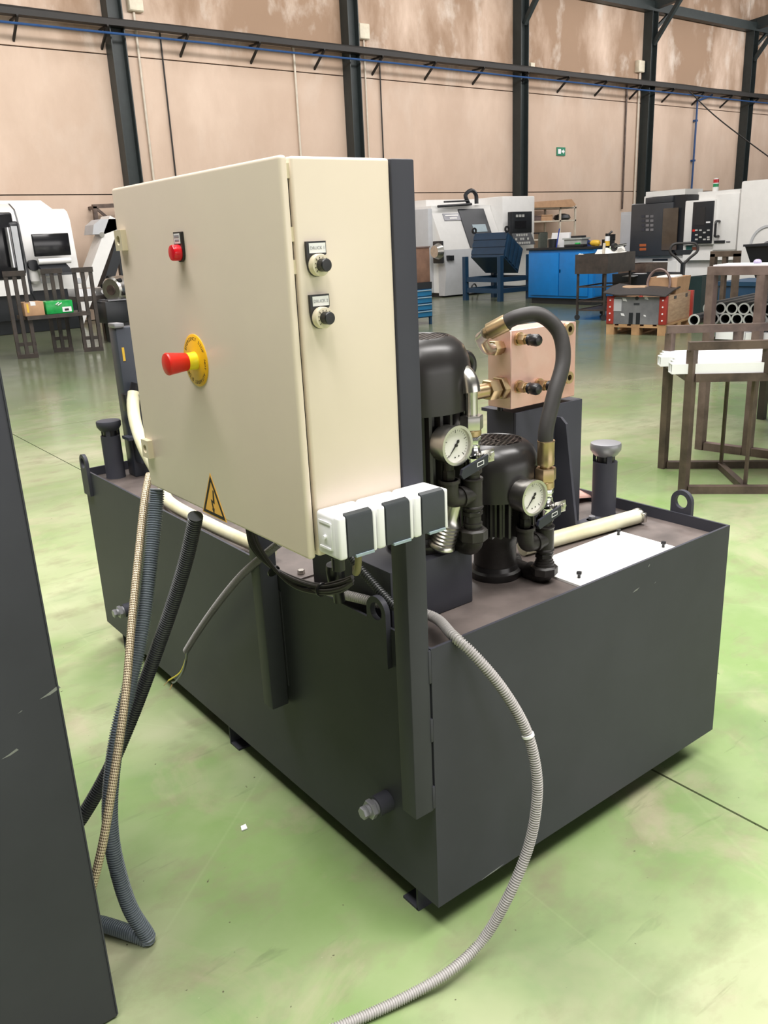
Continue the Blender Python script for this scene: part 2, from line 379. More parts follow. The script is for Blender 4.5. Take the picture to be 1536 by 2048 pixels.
for c in colx:   # H-section columns standing proud of the wall
    col_ = thing('steel_column', None, None, (c, WY-.17, 0), kind='structure')
    for sx in (-1, 1): part(col_, 'flange', B().box(c+sx*.15-.011, c+sx*.15+.011, WY-.33, WY-.01, 0, 8.3), m_column)
    part(col_, 'web', B().box(c-.139, c+.139, WY-.18, WY-.165, 0, 8.3), m_column)
    part(col_, 'base_plate', B().box(c-.22, c+.22, WY-.40, WY, 0, .02), m_column)
    br = part(col_, 'knee_brace', B().beam((c, WY-.3, 7.0), (c, WY-1.5, 8.45), .12), m_column)
    part(col_, 'rafter', B().beam((c, WY-.1, 8.15), (c, WY-12, 9.1), .2, .34), m_column)
bm_ = struct('trim_1', B().box(-9, 36, WY-.36, WY-.12, 7.93, 8.20), m_column)
for k in range(4, len(colx)):
    c = colx[k]
    for s, q in ((1, c),): part(bm_, 'brace', B().beam((q+s*.16, WY-.25, 7.5), (q+s*.8, WY-.25, 7.95), .09), m_column)
ce = struct('ceiling', B().box(-9, 36, -15, 18.2, 9.25, 9.4), m_mgrey)
part(ce, 'skylight_panel', B().box(0, 9, -3.8, -1.4, 8.78, 8.82), m_whitep); part(ce, 'skylight_panel', B().box(-3.4, -1.4, -4.5, 4.5, 8.84, 8.88), m_whitep)
part(ce, 'skylight_panel', B().box(6, 8, 4.5, 10.5, 8.84, 8.88), m_whitep); part(ce, 'skylight_panel', B().box(-.4, 3.6, 2.4, 4.4, 8.84, 8.88), m_whitep)
part(ce, 'wall_fill_panel', B().box(-8.5, 35.5, 11.52, 11.57, 7.0, 9.25), m_whitep)  # unseen panel added behind the wall fill strip
# ---- wall services
TY = WY-.36
tr = thing('cable_tray', 'long black cable tray on brackets running along the stained wall', 'cable tray', (14, TY, 5.72))
part(tr, 'tray', B().box(-9, 36, TY-.08, TY+.08, 5.76, 5.80).box(-9, 36, TY-.10, TY-.085, 5.76, 5.87).box(-9, 36, TY+.085, TY+.10, 5.76, 5.87), m_tray)
part(tr, 'cable_bundle', B().tube([(x, TY+random.uniform(-.02, .02), 5.87+random.uniform(-.012, .012)) for x in range(-9, 37)], .055, 8, .5), m_tray)
for k in range(24):
    x = -7.4+1.75*k
    part(tr, 'bracket', B().beam((x, TY+.36, 5.40), (x, TY-.12, 5.74), .04, .05).beam((x, TY+.36, 5.74), (x, TY-.12, 5.74), .04, .04), m_tray)
solo('air_pipe', B().tube([(x, TY-.14, 5.60+.004*math.sin(x)) for x in range(-9, 37)], .024, 8, .5), m_blueline, 'blue compressed air pipe running just below the black cable tray', 'pipe')
dn = thing('air_drop_pipe', 'blue air pipe dropping down the wall toward the lathe with red green beacon', 'pipe', tuple(at(1383, 370, y=WY-.1)))
a = at(1395, 203, y=WY-.1); b2 = at(1383, 372, y=WY-.1); c2 = at(1424, 190, y=WY-.1)
part(dn, 'pipe', B().tube([c2+V((0, 0, .2)), c2, a+V((.1, 0, .05)), a, a+V((0, 0, -.4)), (b2.x, b2.y, 1.6)], .035, 8, .15), m_blueline)
for z_ in (4.9, 3.6, 2.4): part(dn, 'clip', B().box(a.x-.06, a.x+.06, WY-.13, WY, z_-.03, z_+.03), m_blueline)
for nm, (u0, v0), (u1, v1), r, mm, lab in (
    ('conduit', (268, 12), (305, 357), .028, m_cond, 'pale conduit beside the leftmost green column, under its junction box'),
    ('conduit', (588, 92), (600, 310), .028, m_cond, 'pale conduit rising behind the cream cabinet in the middle of the bay'),
    ('conduit', (728, 70), (737, 315), .022, m_cond, 'thin pale conduit along the right side of the second green column'),
    ('conduit', (1283, 142), (1266, 388), .035, m_cond, 'pale conduit left of the column behind the dark lathe door'),
    ('wall_cable', (318, 58), (352, 350), .018, m_tray, 'dark cable hanging down the wall behind the cabinet left side'),
    ('wall_cable', (760, 108), (766, 330), .018, m_tray, 'dark cable hanging down the wall above the grey post'),
    ('wall_cable', (1254, 166), (1246, 380), .03, m_rust, 'brown vertical pipe on the wall right of the exit sign')):
    p0, p1 = at(u0, v0, y=WY-.05), at(u1, v1, y=WY-.05); x = (p0.x+p1.x)/2
    solo(nm, B().cyl((x, WY-.05, p0.z), (x, WY-.05, p1.z-.6), r, n=10), mm, lab, 'conduit' if nm == 'conduit' else 'cable')
for (u, v, lab) in ((270, 4, 'ivory junction box right of the leftmost column at the top edge'), (727, 63, 'ivory junction box right of the second column'), (1063, 133, 'small ivory junction box right of the third column, above the tray'), (1281, 133, 'ivory junction box left of the fourth column')):
    p = at(u, v, y=WY-.1); s = .16 if u != 1063 else .09
    t = thing('junction_box', lab, 'box', (p.x, WY-.06, p.z-s)); part(t, 'body', B().box(p.x-s, p.x+s, WY-.14, WY, p.z-s*1.1, p.z+s*1.1, .015), m_jbox); part(t, 'lid', B().box(p.x-s*.94, p.x+s*.94, WY-.16, WY-.14, p.z-s*1.02, p.z+s*1.02, .008), m_jbox)
p = at(1122, 303, y=WY-.02); t = thing('exit_sign', 'small green emergency exit sign on the wall above the tool bench', 'sign', (p.x, WY-.02, p.z-.1))
part(t, 'board', B().box(p.x-.19, p.x+.19, WY-.03, WY, p.z-.12, p.z+.12), m_exit)
pic = part(t, 'pictogram', B().box(p.x-.15, p.x-.02, WY-.036, WY-.03, p.z-.07, p.z+.07).prism([(p.x+.01, WY-.036, p.z-.03), (p.x+.09, WY-.036, p.z-.03), (p.x+.09, WY-.036, p.z-.07), (p.x+.16, WY-.036, p.z), (p.x+.09, WY-.036, p.z+.07), (p.x+.09, WY-.036, p.z+.03), (p.x+.01, WY-.036, p.z+.03)], (0, .006, 0)), m_paper)
p0, p1, p2 = at(1378, 182, y=TY-.15), at(1440, 240, y=TY-.8), at(1560, 330, y=TY-2.2)
solo('hanging_cable', B().tube([p0, p1, p2, at(1700, 430, y=TY-4)], .022, 8, .2), m_tray, 'black cable slanting down from the cable tray at the far right', 'cable')
# ================================================================ OIL TANK
TW, TL, ZB, ZT, ZP = .998, 1.878, .075, .666, .636
tank = thing('oil_tank', 'large dark grey hydraulic oil tank standing in the foreground', 'tank', (.5, .94, 0))
b = B(); bm = b.bm
o4 = [(0, 0), (TW, 0), (TW, TL), (0, TL)]; i4 = [(.006, .006), (TW-.006, .006), (TW-.006, TL-.006), (.006, TL-.006)]
b.loft([[V((x, y, z)) for x, y in q] for q, z in ((o4, ZB), (o4, ZT), (i4, ZT), (i4, ZP-.006))])
part(tank, 'shell', b, m_paint)
part(tank, 'top_plate', B().box(.0062, TW-.0062, .0062, TL-.0062, ZP-.006, ZP), m_dirty, label='oil-stained steel top plate')
cvp = part(tank, 'cover_plate', B().box(.475, .83, .022, .21, ZP, ZP+.005), m_white_plate, label='white cover plate with yellow stains')
for x, y in ((.803, .192), (.805, .060), (.508, .075), (.508, .192)):
    part(cvp, 'screw', B().cyl((x, y, ZP+.005), (x, y, ZP+.014), .0035, n=10).hexn((x, y, ZP+.014), (x, y, ZP+.020), .0065), m_black)
cv2 = part(tank, 'cover_plate', B().box(.035, .40, .52, .80, ZP, ZP+.004), m_dirty)
part(cv2, 'bolt', B().hexn((.062, .545, ZP+.004), (.062, .545, ZP+.014), .009), m_steel)
def lug(x, y, dx):
    u, v = V((0, 1, 0)), Z_; c = V((x, y, .697)); R = .031; n = 24
    outer = [c+u*(R*math.cos(t))+v*(R*math.sin(t)) if math.sin(t) >= -.01 else c+u*(R*(1 if math.cos(t) > 0 else -1) if abs(math.cos(t)) > .5 else R*2*math.cos(t))+v*(-.115 if abs(math.cos(t)) < .93 else -.115*abs(math.sin(t))/.36) for t in [2*PI*k/n for k in range(n)]]
    part(tank, 'lifting_lug', B().ringplate(outer, circ(c, .0185, u, v, n), (dx, 0, 0)), m_paint)
lug(-.012, 1.835, .0118); lug(-.012, .15, .0118); lug(TW+.0002, .143, .012)
for (u, v, du, dv) in ((1272, 1180, .012, .003), (1298, 1131, .003, .003), (1310, 1165, .002, .002), (985, 1744, .035, .0025)):
    p = at(u, v, y=0); part(tank, 'paint_chip', B().prism([(p.x-du, -.0004, p.z-dv), (p.x+du*.3, -.0004, p.z-dv*.6), (p.x+du, -.0004, p.z+dv), (p.x-du*.2, -.0004, p.z+dv*.3)], (0, .0004, 0)), m_gplate)
def drain(px, py):
    p = at(px, py, x=0); y, z = p.y, p.z
    d = part(tank, 'drain_plug', B().cyl((-.034, y, z), (0, y, z), .023, n=24), m_paint)
    part(d, 'hex_cap', B().cyl((-.040, y, z), (-.034, y, z), .017).hexn((-.052, y, z), (-.040, y, z), .0215).cyl((-.058, y, z), (-.052, y, z), .013).hexn((-.070, y, z), (-.058, y, z), .014), m_gplate, label='grey hexagonal plug')
drain(266, 1216); drain(776, 1600)
def foot(y, s):   # angle iron runner across the underside
    part(tank, 'foot', B().box(.012, TW-.012, y-.003, y+.003, 0, ZB).box(.012, TW-.012, min(y, y+s*.05), max(y, y+s*.05), 0, .006), m_paint)
foot(.085, 1); foot(.94, -1); foot(1.76, -1)
def filler(x, y, ztop, lab):
    f = part(tank, 'filler_pipe', B().lathe((x, y, ZP), Z_, [(.034, 0), (.033, .004), (.033, ztop-ZP-.052)], 32), m_paint)
    zt = ztop-.052
    part(f, 'strainer_neck', B().cyl((x, y, zt), (x, y, zt+.02), .023), m_black)
    for k in range(3):
        a = PI*2*k/3+.5; part(f, 'prong', B().box(-.007, .007, .026, .0325, zt, zt+.022, rot=M.Translation((x, y, 0)) @ M.Rotation(a, 4, 'Z')), m_paint)
    part(f, 'cap', B().lathe((x, y, zt+.017), Z_, [(.028, 0), (.033, .004), (.041, .016), (.042, .030), (.040, .035), (.03, .0365)], 32), m_gplate if lab else m_paint, label=lab)
filler(.930, .340, .838, 'dusty grey breather cap'); filler(.085, 1.795, .838, None)
# posts welded to the long side
def post(y0, y1, zb, weld):
    po = part(tank, 'support_post', B().box(-.049, -.003, y0, y1, zb, 1.506, .003), m_paint)
    if weld:
        for z0, z1 in ((ZT-.07, ZT-.002), (.470, .520), (zb+.005, .37)):
            part(po, 'weld', B().box(-.006, .0015, y0-.001, y0+.012, z0, z1, .001), m_paint)
    else: part(po, 'weld_plate', B().box(-.003, 0, y0-.004, y1+.02, zb+.05, zb+.3), m_paint)
post(.001, .045, .314, True); post(.544, .588, .314, False)
part(tank, 'pump_pedestal', B().box(.03, .252, .153, .44, ZP, .765, .003), m_paint)
# bracket carrying the manifold block
BX0, BX1, BY = .575, .822, .336
bk = part(tank, 'manifold_bracket', B().box(BX0, BX1, BY, BY+.008, ZP, .975, .002).box(BX0, BX1, BY+.008, BY+.12, .967, .975).box(BX0, BX0+.008, BY+.008, BY+.10, .80, .967), m_paint)
part(bk, 'gusset', B().prism([(.716, BY, ZP), (.716, .255, ZP), (.716, .300, .93), (.716, .318, .945), (.716, BY, .945)], (.008, 0, 0)), m_paint)
part(bk, 'foot_bolt', B().cyl((.85, .315, ZP), (.85, .315, ZP+.006), .015).hexn((.85, .315, ZP+.006), (.85, .315, ZP+.016), .010), m_gplate)
part(bk, 'foot_flange', B().box(.735, BX1+.06, .285, BY, ZP, ZP+.006), m_paint)
# ================================================================ ELECTRICAL CABINET
CX0, CX1, CY0, CY1, CZ0, CZ1 = -.2446, -.0492, .003, .633, .9076, 1.5076
cab = thing('electrical_cabinet', 'cream steel control cabinet hung on the posts of the oil tank', 'cabinet', (-.147, .318, CZ0))
body = part(cab, 'body', B().box(-.2255, CX1, CY0+.001, CY1-.001, CZ0+.001, CZ1-.001, .005, 3), m_cream)
part(body, 'door_gasket', B().box(-.231, -.2255, CY0+.010, CY1-.010, CZ0+.010, CZ1-.010), m_black)
for z in (CZ1-.115, CZ1-.16, CZ1-.03): part(body, 'rain_gutter', B().box(-.2305, -.2255, CY0+.006, CY0+.011, z, z+.02), m_creamd)
door = part(cab, 'door', B().box(CX0, -.2305, CY0, CY1, CZ0, CZ1, .0055, 4), m_cream)
for yc, zc in ((.602, 1.411), (.608, .994)):
    c = V((CX0, yc, zc)); u, v = V((0, 1, 0)), Z_
    lk = part(door, 'door_lock', B().ringplate(rrect(c, .017, .019, u, v), circ(c, .009, u, v), (-.011, 0, 0)), m_creamd)
    part(cab, 'lock_insert', B().cyl(c+V((.001, 0, 0)), c+V((-.004, 0, 0)), .0092, n=20).box(CX0-.008, CX0-.004, yc-.002, yc+.002, zc-.006, zc+.006), m_steel)
# indicator lamp
yl, zl = .346, 1.384
hp = [(CX0, yl-.0155, 1.418), (CX0, yl+.0155, 1.418), (CX0, yl+.0155, 1.393)] + [(CX0, yl+.0150*math.cos(t), zl+.0150*math.sin(t)*1.05) for t in [PI*k/10 for k in range(0, -11, -1)]] + [(CX0, yl-.0155, 1.393)]
il = part(cab, 'indicator_lamp', B().prism(hp, (-.005, 0, 0)), m_black)
part(il, 'lens', B().lathe((CX0-.005, yl, zl), (-1, 0, 0), [(.0135, 0), (.0135, .012), (.0125, .014), (.009, .0145)], 28), m_redlens, label='red lamp lens')
part(il, 'legend_plate', B().box(CX0-.0058, CX0-.0045, yl-.010, yl+.0125, 1.399, 1.4155), m_paper)
part(il, 'legend_print', B().box(CX0-.0061, CX0-.0057, yl-.008, yl+.0105, 1.4085, 1.4128).box(CX0-.0061, CX0-.0057, yl-.007, yl+.009, 1.4025, 1.4058), m_grayink, kind='stuff')
# emergency stop
ye, ze = .336, 1.199
es = part(cab, 'emergency_stop', B().lathe((CX0, ye, ze), (-1, 0, 0), [(.0465, 0), (.0465, .0015), (.0455, .0022)], 48), m_yellow, label='yellow disc of the emergency stop')
tb = B()
def arc_text(s, r, a0, step):
    for k, ch in enumerate(s):
        if ch == ' ': continue
        a = a0-(k-(len(s)-1)/2)*step; pos = V((CX0-.0023, ye-r*math.cos(a), ze+r*math.sin(a)))
        up = V((0, -math.cos(a), math.sin(a))); right = V((0, -math.sin(a), -math.cos(a)))
        tb.mesh(text(ch), basis(pos, right, up, .0088))
arc_text('EMERGENCY STOP', .0385, PI/2, .165); arc_text('NOT AUS', .0385, -.45, .165); arc_text("ARRET D'URGENCE", .0385, PI+.95, .155)
part(es, 'lettering', tb, m_ink, kind='stuff')
part(es, 'collar', B().lathe((CX0-.002, ye, ze), (-1, 0, 0), [(.016, 0), (.016, .004), (.0155, .005), (.0155, .017)], 32), m_yellow2)
part(es, 'mushroom_button', B().lathe((CX0-.018, ye, ze), (-1, 0, 0), [(.0150, 0), (.0158, .002), (.0195, .034), (.0200, .037), (.0185, .0395), (.010, .0415), (.002, .042)], 36), m_red, label='red mushroom push button')
# warning triangle
yw, zw = .331, .934
def tri(r, dx, th, name, mm, par):
    q = [V((CX0-dx, yw+r*math.cos(PI/2+2*PI*k/3), zw+r*math.sin(PI/2+2*PI*k/3))) for k in range(3)]
    return part(par, name, B().prism(q, (-th, 0, 0)), mm)
ws = tri(.0575, 0, .0006, 'warning_sign', m_warn, cab); ws['label'] = 'yellow triangular high voltage sticker'
q = lambda r, dx: [V((CX0-dx, yw+r*math.cos(PI/2+2*PI*k/3), zw+r*math.sin(PI/2+2*PI*k/3))) for k in range(3)]
part(ws, 'border', B().ringplate(q(.052, .0006), q(.041, .0006), (-.0004, 0, 0)), m_ink)
bolt = [(.004, .026), (.001, .004), (-.007, .006), (-.003, -.012), (-.006, -.012), (.0005, -.022), (.004, -.010), (.0015, -.0105), (-.0015, .001), (.0065, -.001), (.008, .024)]
part(ws, 'lightning_bolt', B().prism([V((CX0-.0006, yw-u*1.0, zw+v-.001)) for u, v in bolt], (-.0004, 0, 0)), m_ink)
# potentiometers on the side
def pot(ztop, word):
    y = CY0; xc = -.1955; zc = ztop-.0335
    pts = [(-.2125, y, ztop), (-.1785, y, ztop), (-.1785, y, ztop-.0185), (-.1805, y, ztop-.0195)] + [(xc+.0155*math.cos(t), y, zc+.0165*math.sin(t)) for t in [-PI*k/10 for k in range(0, 11)]] + [(-.2125, y, ztop-.025)]
    h = part(cab, 'pressure_dial', B().prism(pts, (0, -.005, 0)), m_black)
    part(h, 'name_plate', B().box(-.2085, -.1800, y-.0058, y-.0045, ztop-.0165, ztop-.0025), m_paper)
    part(h, 'lettering', B().mesh(text(word), basis((-.1943, y-.0061, ztop-.0095), X_, Z_, .0062)), m_grayink, kind='stuff')
    sk = part(h, 'dial_skirt', B().lathe((xc, y-.005, zc), (0, -1, 0), [(.0158, 0), (.0158, .009), (.0150, .0105), (.009, .011)], 32), m_ivory)
    mk = B()
    for k in range(10):
        a = -PI*.75-1.5*PI*k/9*-1 if False else PI*1.25-1.5*PI*k/9
        mk.box(-.0004, .0004, -.0002, .0002, .0100, .0135 if k % 3 == 0 else .012, rot=M.Translation((xc, y-.0163, zc)) @ M.Rotation(a-PI/2, 4, 'Y').inverted())
    part(h, 'scale_marks', mk, m_ink, kind='stuff')
    part(h, 'knob', B().lathe((xc, y-.016, zc), (0, -1, 0), [(.0092, 0), (.0092, .0125), (.0080, .0138), (.003, .014)], 24), m_black)
pot(1.392, 'DRUCK 1'); pot(1.317, 'DRUCK 2')
# ================================================================ SOCKET STRIP
SX0, SZ0, SZ1, SYF = -.228, .918, .990, -.052
st = thing('socket_strip', 'white three-gang socket box with dark flip lids below the cabinet', 'socket box', (-.115, -.025, SZ0))
for k in range(3):
    x0 = SX0+.0755*k; x1 = x0+.0745
    u = part(st, 'socket_housing', B().box(x0, x1, SYF, .0028, SZ0, SZ1, .007, 4), m_whitep)
    l0, l1 = x0+.017, x1-.009
    prof = [(SYF-.009, SZ0+.004), (SYF-.009, SZ1-.006), (SYF-.006, SZ1-.001), (SYF+.002, SZ1+.0015), (SYF+.002, SZ0+.004)]
    ld = part(u, 'flip_lid', B().prism([(l0, y, z) for y, z in prof], (l1-l0, 0, 0)), m_lid)
    part(u, 'lid_lip', B().box(l0+.012, l1-.001, SYF-.012, SYF-.002, SZ0+.001, SZ0+.005), m_lip)
    part(u, 'frame_rib', B().box(x0+.001, x0+.0165, SYF-.008, SYF+.01, SZ0+.001, SZ1-.001, .004, 3), m_whitep)
    part(u, 'frame_rib', B().box(x1-.0085, x1-.0005, SYF-.008, SYF+.01, SZ0+.001, SZ1-.001, .003, 3), m_whitep)
part(st, 'end_plate', B().box(SX0-.0015, SX0, -.043, -.006, .932, .977, .0006), m_whitep)
part(st, 'end_screw', B().cyl((SX0-.006, -.026, .952), (SX0-.0015, -.026, .952), .0035), m_whitep)
for z, dz in ((.976, .002), (.934, .0015)): part(st, 'end_rib', B().box(SX0-.0030, SX0-.0015, -.040, -.010, z-dz, z+dz), m_whitep)
part(st, 'cable_gland', B().hexn((-.205, -.02, SZ0-.008), (-.205, -.02, SZ0), .014).cyl((-.205, -.02, SZ0-.03), (-.205, -.02, SZ0-.008), .011), m_black)
# ================================================================ MOTORS
def hexgrid(b, c, R, s, th):
    for i in range(-12, 13):
        for j in range(-12, 13):
            x = s*1.5*i*.577*1.0; y = s*(j+.5*(i % 2))
            x = i*s*.866; 
            if math.hypot(x, y) > R-s*.45 or math.hypot(x, y) < s*.9: continue
            o = [V((c[0]+x+s*.577*math.cos(PI/3*k), c[1]+y+s*.577*math.sin(PI/3*k), c[2])) for k in range(6)]
            n = [V((c[0]+x+s*.40*math.cos(PI/3*k), c[1]+y+s*.40*math.sin(PI/3*k), c[2])) for k in range(6)]
            b.ringplate(o, n, (0, 0, th))
    return b
def motor(name, x, y, z0, z1, R, lab, outlet):
    t = thing(name, lab, 'motor', (x, y, z0)); H = z1-z0; zc = z1-.125*R/.1
    part(t, 'flange', B().lathe((x, y, z0), Z_, [(R*.60, 0), (R*.62, .003), (R*.62, .016), (R*.55, .02), (R*.52, .03)], 36), m_motor)
    part(t, 'pump_housing', B().lathe((x, y, z0+.02), Z_, [(R*.50, 0), (R*.50, .07), (R*.62, .085), (R*.62, .10)], 32), m_iron)
    zb = z0+.118; n = 56; r1, r2 = R*.80, R*.93
    star = [V((x+(r2 if k % 4 in (0, 1) else r1)*math.cos(2*PI*k/(n*2)), y+(r2 if k % 4 in (0, 1) else r1)*math.sin(2*PI*k/(n*2)), zb)) for k in range(n*2)]
    part(t, 'finned_body', B().prism(star, (0, 0, zc-zb+.01)), m_motor)
    cw = part(t, 'fan_cowl', B().lathe((x, y, zc), Z_, [(R, 0), (R, .07*R/.1), (R*.97, .088*R/.1), (R*.88, .108*R/.1), (R*.74, .120*R/.1), (R*.64, .125*R/.1), (R*.62, .123*R/.1), (R*.62, .115*R/.1), (.001, .115*R/.1)], 48), m_motor)
    gz = zc+.1215*R/.1
    part(cw, 'grille', hexgrid(B(), (x, y, gz), R*.64, .0125, .0025).cyl((x, y, gz), (x, y, gz+.0025), .018, n=16), m_motor, kind='stuff')
    for a in (-1.05, .4, 2.2): 
        d = V((math.cos(a), math.sin(a), 0)); part(cw, 'cowl_screw', B().hexn(V((x, y, zc+.022))+d*R*.99, V((x, y, zc+.022))+d*(R+.006), .006), m_steel)
    part(t, 'terminal_box', B().box(x-.05, x+.04, y+R*.7, y+R+.05, zb+.05, zb+.14, .006), m_motor)
    return t
M2 = (.398, .232); M1 = (.178, .238)
motor('electric_motor', M2[0], M2[1], ZP, .958, .098, 'lower black electric motor beside the white cover plate', None)
mo1 = motor('electric_motor', M1[0], M1[1], .765, 1.205, .114, 'taller black electric motor on the pedestal behind the grey post', None)
part(mo1, 'lifting_eye', B().tube([V((M1[0], M1[1], 1.135))+V((.108+.024*math.sin(t), -.03+.0*t, .024*math.cos(t))) for t in [PI*k/8 for k in range(9)]], .010, 10, .004), m_motor)
# ================================================================ PIPE RISERS WITH VALVES AND GAUGES
def riser(rx, ry, feats, lab, pump_y, zel):
    t = thing('valve_riser', lab, 'valve', (rx, ry, zel-.03)); Zf = lambda py: zat(rx, ry, py)
    r = .0175
    part(t, 'elbow', B().tube([(rx, ry+.045, zel), (rx, ry+.02, zel), (rx, ry+.006, zel+.003), (rx, ry, zel+.018), (rx, ry, zel+.034)], r*1.28, 18, .004), m_iron)
    part(t, 'inlet_nipple', B().cyl((rx, pump_y, zel), (rx, ry+.04, zel), r, n=20), m_iron)
    part(t, 'inlet_nut', B().hexn((rx, ry+.088, zel), (rx, ry+.108, zel), r*1.5).cyl((rx, ry+.108, zel), (rx, pump_y, zel), r*1.65), m_iron)
    z = {k: (Zf(v_[0]), Zf(v_[1])) for k, v_ in feats.items() if k != 'nutm'}
    part(t, 'union_nut', B().lathe((rx, ry, z['union'][0]), Z_, [(.027, 0), (.0305, .003), (.0305, z['union'][1]-z['union'][0]-.004), (.026, z['union'][1]-z['union'][0])], 8), m_iron)
    part(t, 'lower_nipple', B().cyl((rx, ry, z['union'][1]-.002), (rx, ry, z['tee'][0]), r).cyl((rx, ry, z['union'][1]+.006), (rx, ry, z['union'][1]+.012), r*1.15).hexn((rx, ry, z['tee'][0]-.016), (rx, ry, z['tee'][0]-.006), r*1.22), m_iron)
    a, c = z['tee']; ztee = (a+c)/2-.002
    part(t, 'tee', B().lathe((rx, ry, a), Z_, [(.0215, 0), (.0225, .002), (.0215, .005), (.0205, .006), (.0205, c-a-.006), (.0215, c-a-.005), (.0225, c-a-.002), (.0215, c-a)], 28).cyl((rx, ry, ztee), (rx-.032, ry, ztee), .0195).cyl((rx-.026, ry, ztee), (rx-.034, ry, ztee), .0215), m_iron)
    part(t, 'adapter', B().cyl((rx, ry, c), (rx, ry, z['hex'][0]), r*.9).hexn((rx, ry, z['hex'][0]), (rx, ry, z['hex'][1]), r*1.18).cyl((rx, ry, z['hex'][1]), (rx, ry, z['valve'][0]), r*.9), m_iron)
    a, c = z['valve']; h = c-a
    vb = part(t, 'valve_body', B().lathe((rx, ry, a), Z_, [(.0155, 0), (.0165, .004), (.0165, h*.2), (.0185, h*.32), (.0205, h*.5), (.0185, h*.7), (.0165, h*.8), (.0165, h)], 24), m_chrome)
    part(vb, 'valve_nut', B().hexn((rx, ry, c), (rx, ry, z['vnut'][1]), r*1.05), m_chrome)
    zm = a+h*.5
    part(vb, 'stem', B().cyl((rx, ry, zm), (rx+.012, ry-.03, zm), .007).hexn((rx+.010, ry-.028, zm), (rx+.014, ry-.036, zm), .009), m_steel)
    e0 = V((rx+.022, ry-.032, zm+.004))
    part(vb, 'handle_bracket', B().box(rx-.006, rx+.030, ry-.033, ry-.030, zm-.012, zm+.014, .001).hexn((rx+.020, ry-.037, zm+.002), (rx+.020, ry-.033, zm+.002), .008).cyl((rx+.020, ry-.0385, zm+.002), (rx+.020, ry-.037, zm+.002), .0045), m_steel)
    hd = [(rx+.004, ry-.036, zm-.012), (rx-.062, ry-.036, zm-.030), (rx-.068, ry-.036, zm-.021), (rx-.064, ry-.036, zm-.010), (rx+.004, ry-.036, zm+.008)]
    hl = part(t, 'lever_handle', B().prism(hd, (0, -.006, 0)), m_paint2 if False else mat_lever)
    part(hl, 'lever_print', B().ringplate([(rx-.008, ry-.0423, zm-.0095), (rx-.026, ry-.0423, zm-.0125), (rx-.026, ry-.0423, zm-.0035), (rx-.008, ry-.0423, zm-.0005)], [(rx-.0095, ry-.0423, zm-.0085), (rx-.0245, ry-.0423, zm-.0110), (rx-.0245, ry-.0423, zm-.0050), (rx-.0095, ry-.0423, zm-.0020)], (0, -.0003, 0)), m_paper)
    part(t, 'brass_ring', B().lathe((rx, ry, z['vnut'][1]), Z_, [(r, 0), (r*1.1, .002), (r*1.1, z['brass'][1]-z['vnut'][1]-.002), (r, z['brass'][1]-z['vnut'][1])], 24), m_brass)
    part(t, 'swivel_nut', B().hexn((rx, ry, z['brass'][1]), (rx, ry, z['nut'][1]), .0235), feats.get('nutm', m_brass))
    # gauge branch
    gx = rx-.062
    part(t, 'gauge_elbow', B().tube([(rx-.03, ry, ztee), (rx-.045, ry, ztee), (gx+.005, ry, ztee+.004), (gx, ry, ztee+.018), (gx, ry, ztee+.040)], .0185, 18, .004).cyl((gx, ry, ztee+.036), (gx, ry, ztee+.042), .0215), m_iron)
    return t, gx, ztee+.042, z['nut'][1]
mat_lever = mat('dark_blue_vinyl', (.018, .020, .035), .4)
F2 = dict(union=(1148, 1129), tee=(1100, 1050), hex=(1043, 1033), valve=(1029, 993), vnut=(993, 976), brass=(972, 961), nut=(960, 935))
F1 = dict(union=(1080, 1055), tee=(1015, 955), hex=(947, 937), valve=(931, 889), vnut=(889, 871), brass=(868, 858), nut=(856, 830), nutm=m_steel)
R2 = (.447, .125); R1 = (.228, .125)
z1e = zat(*R1, 1092); z2e = zat(*R2, 1152)
t2, g2x, g2z, top2 = riser(*R2, F2, 'ball valve riser with brass hose end next to the white cover plate', .22, z2e)
t1, g1x, g1z, top1 = riser(*R1, F1, 'ball valve riser with silver pipe next to the grey post', .22, z1e)
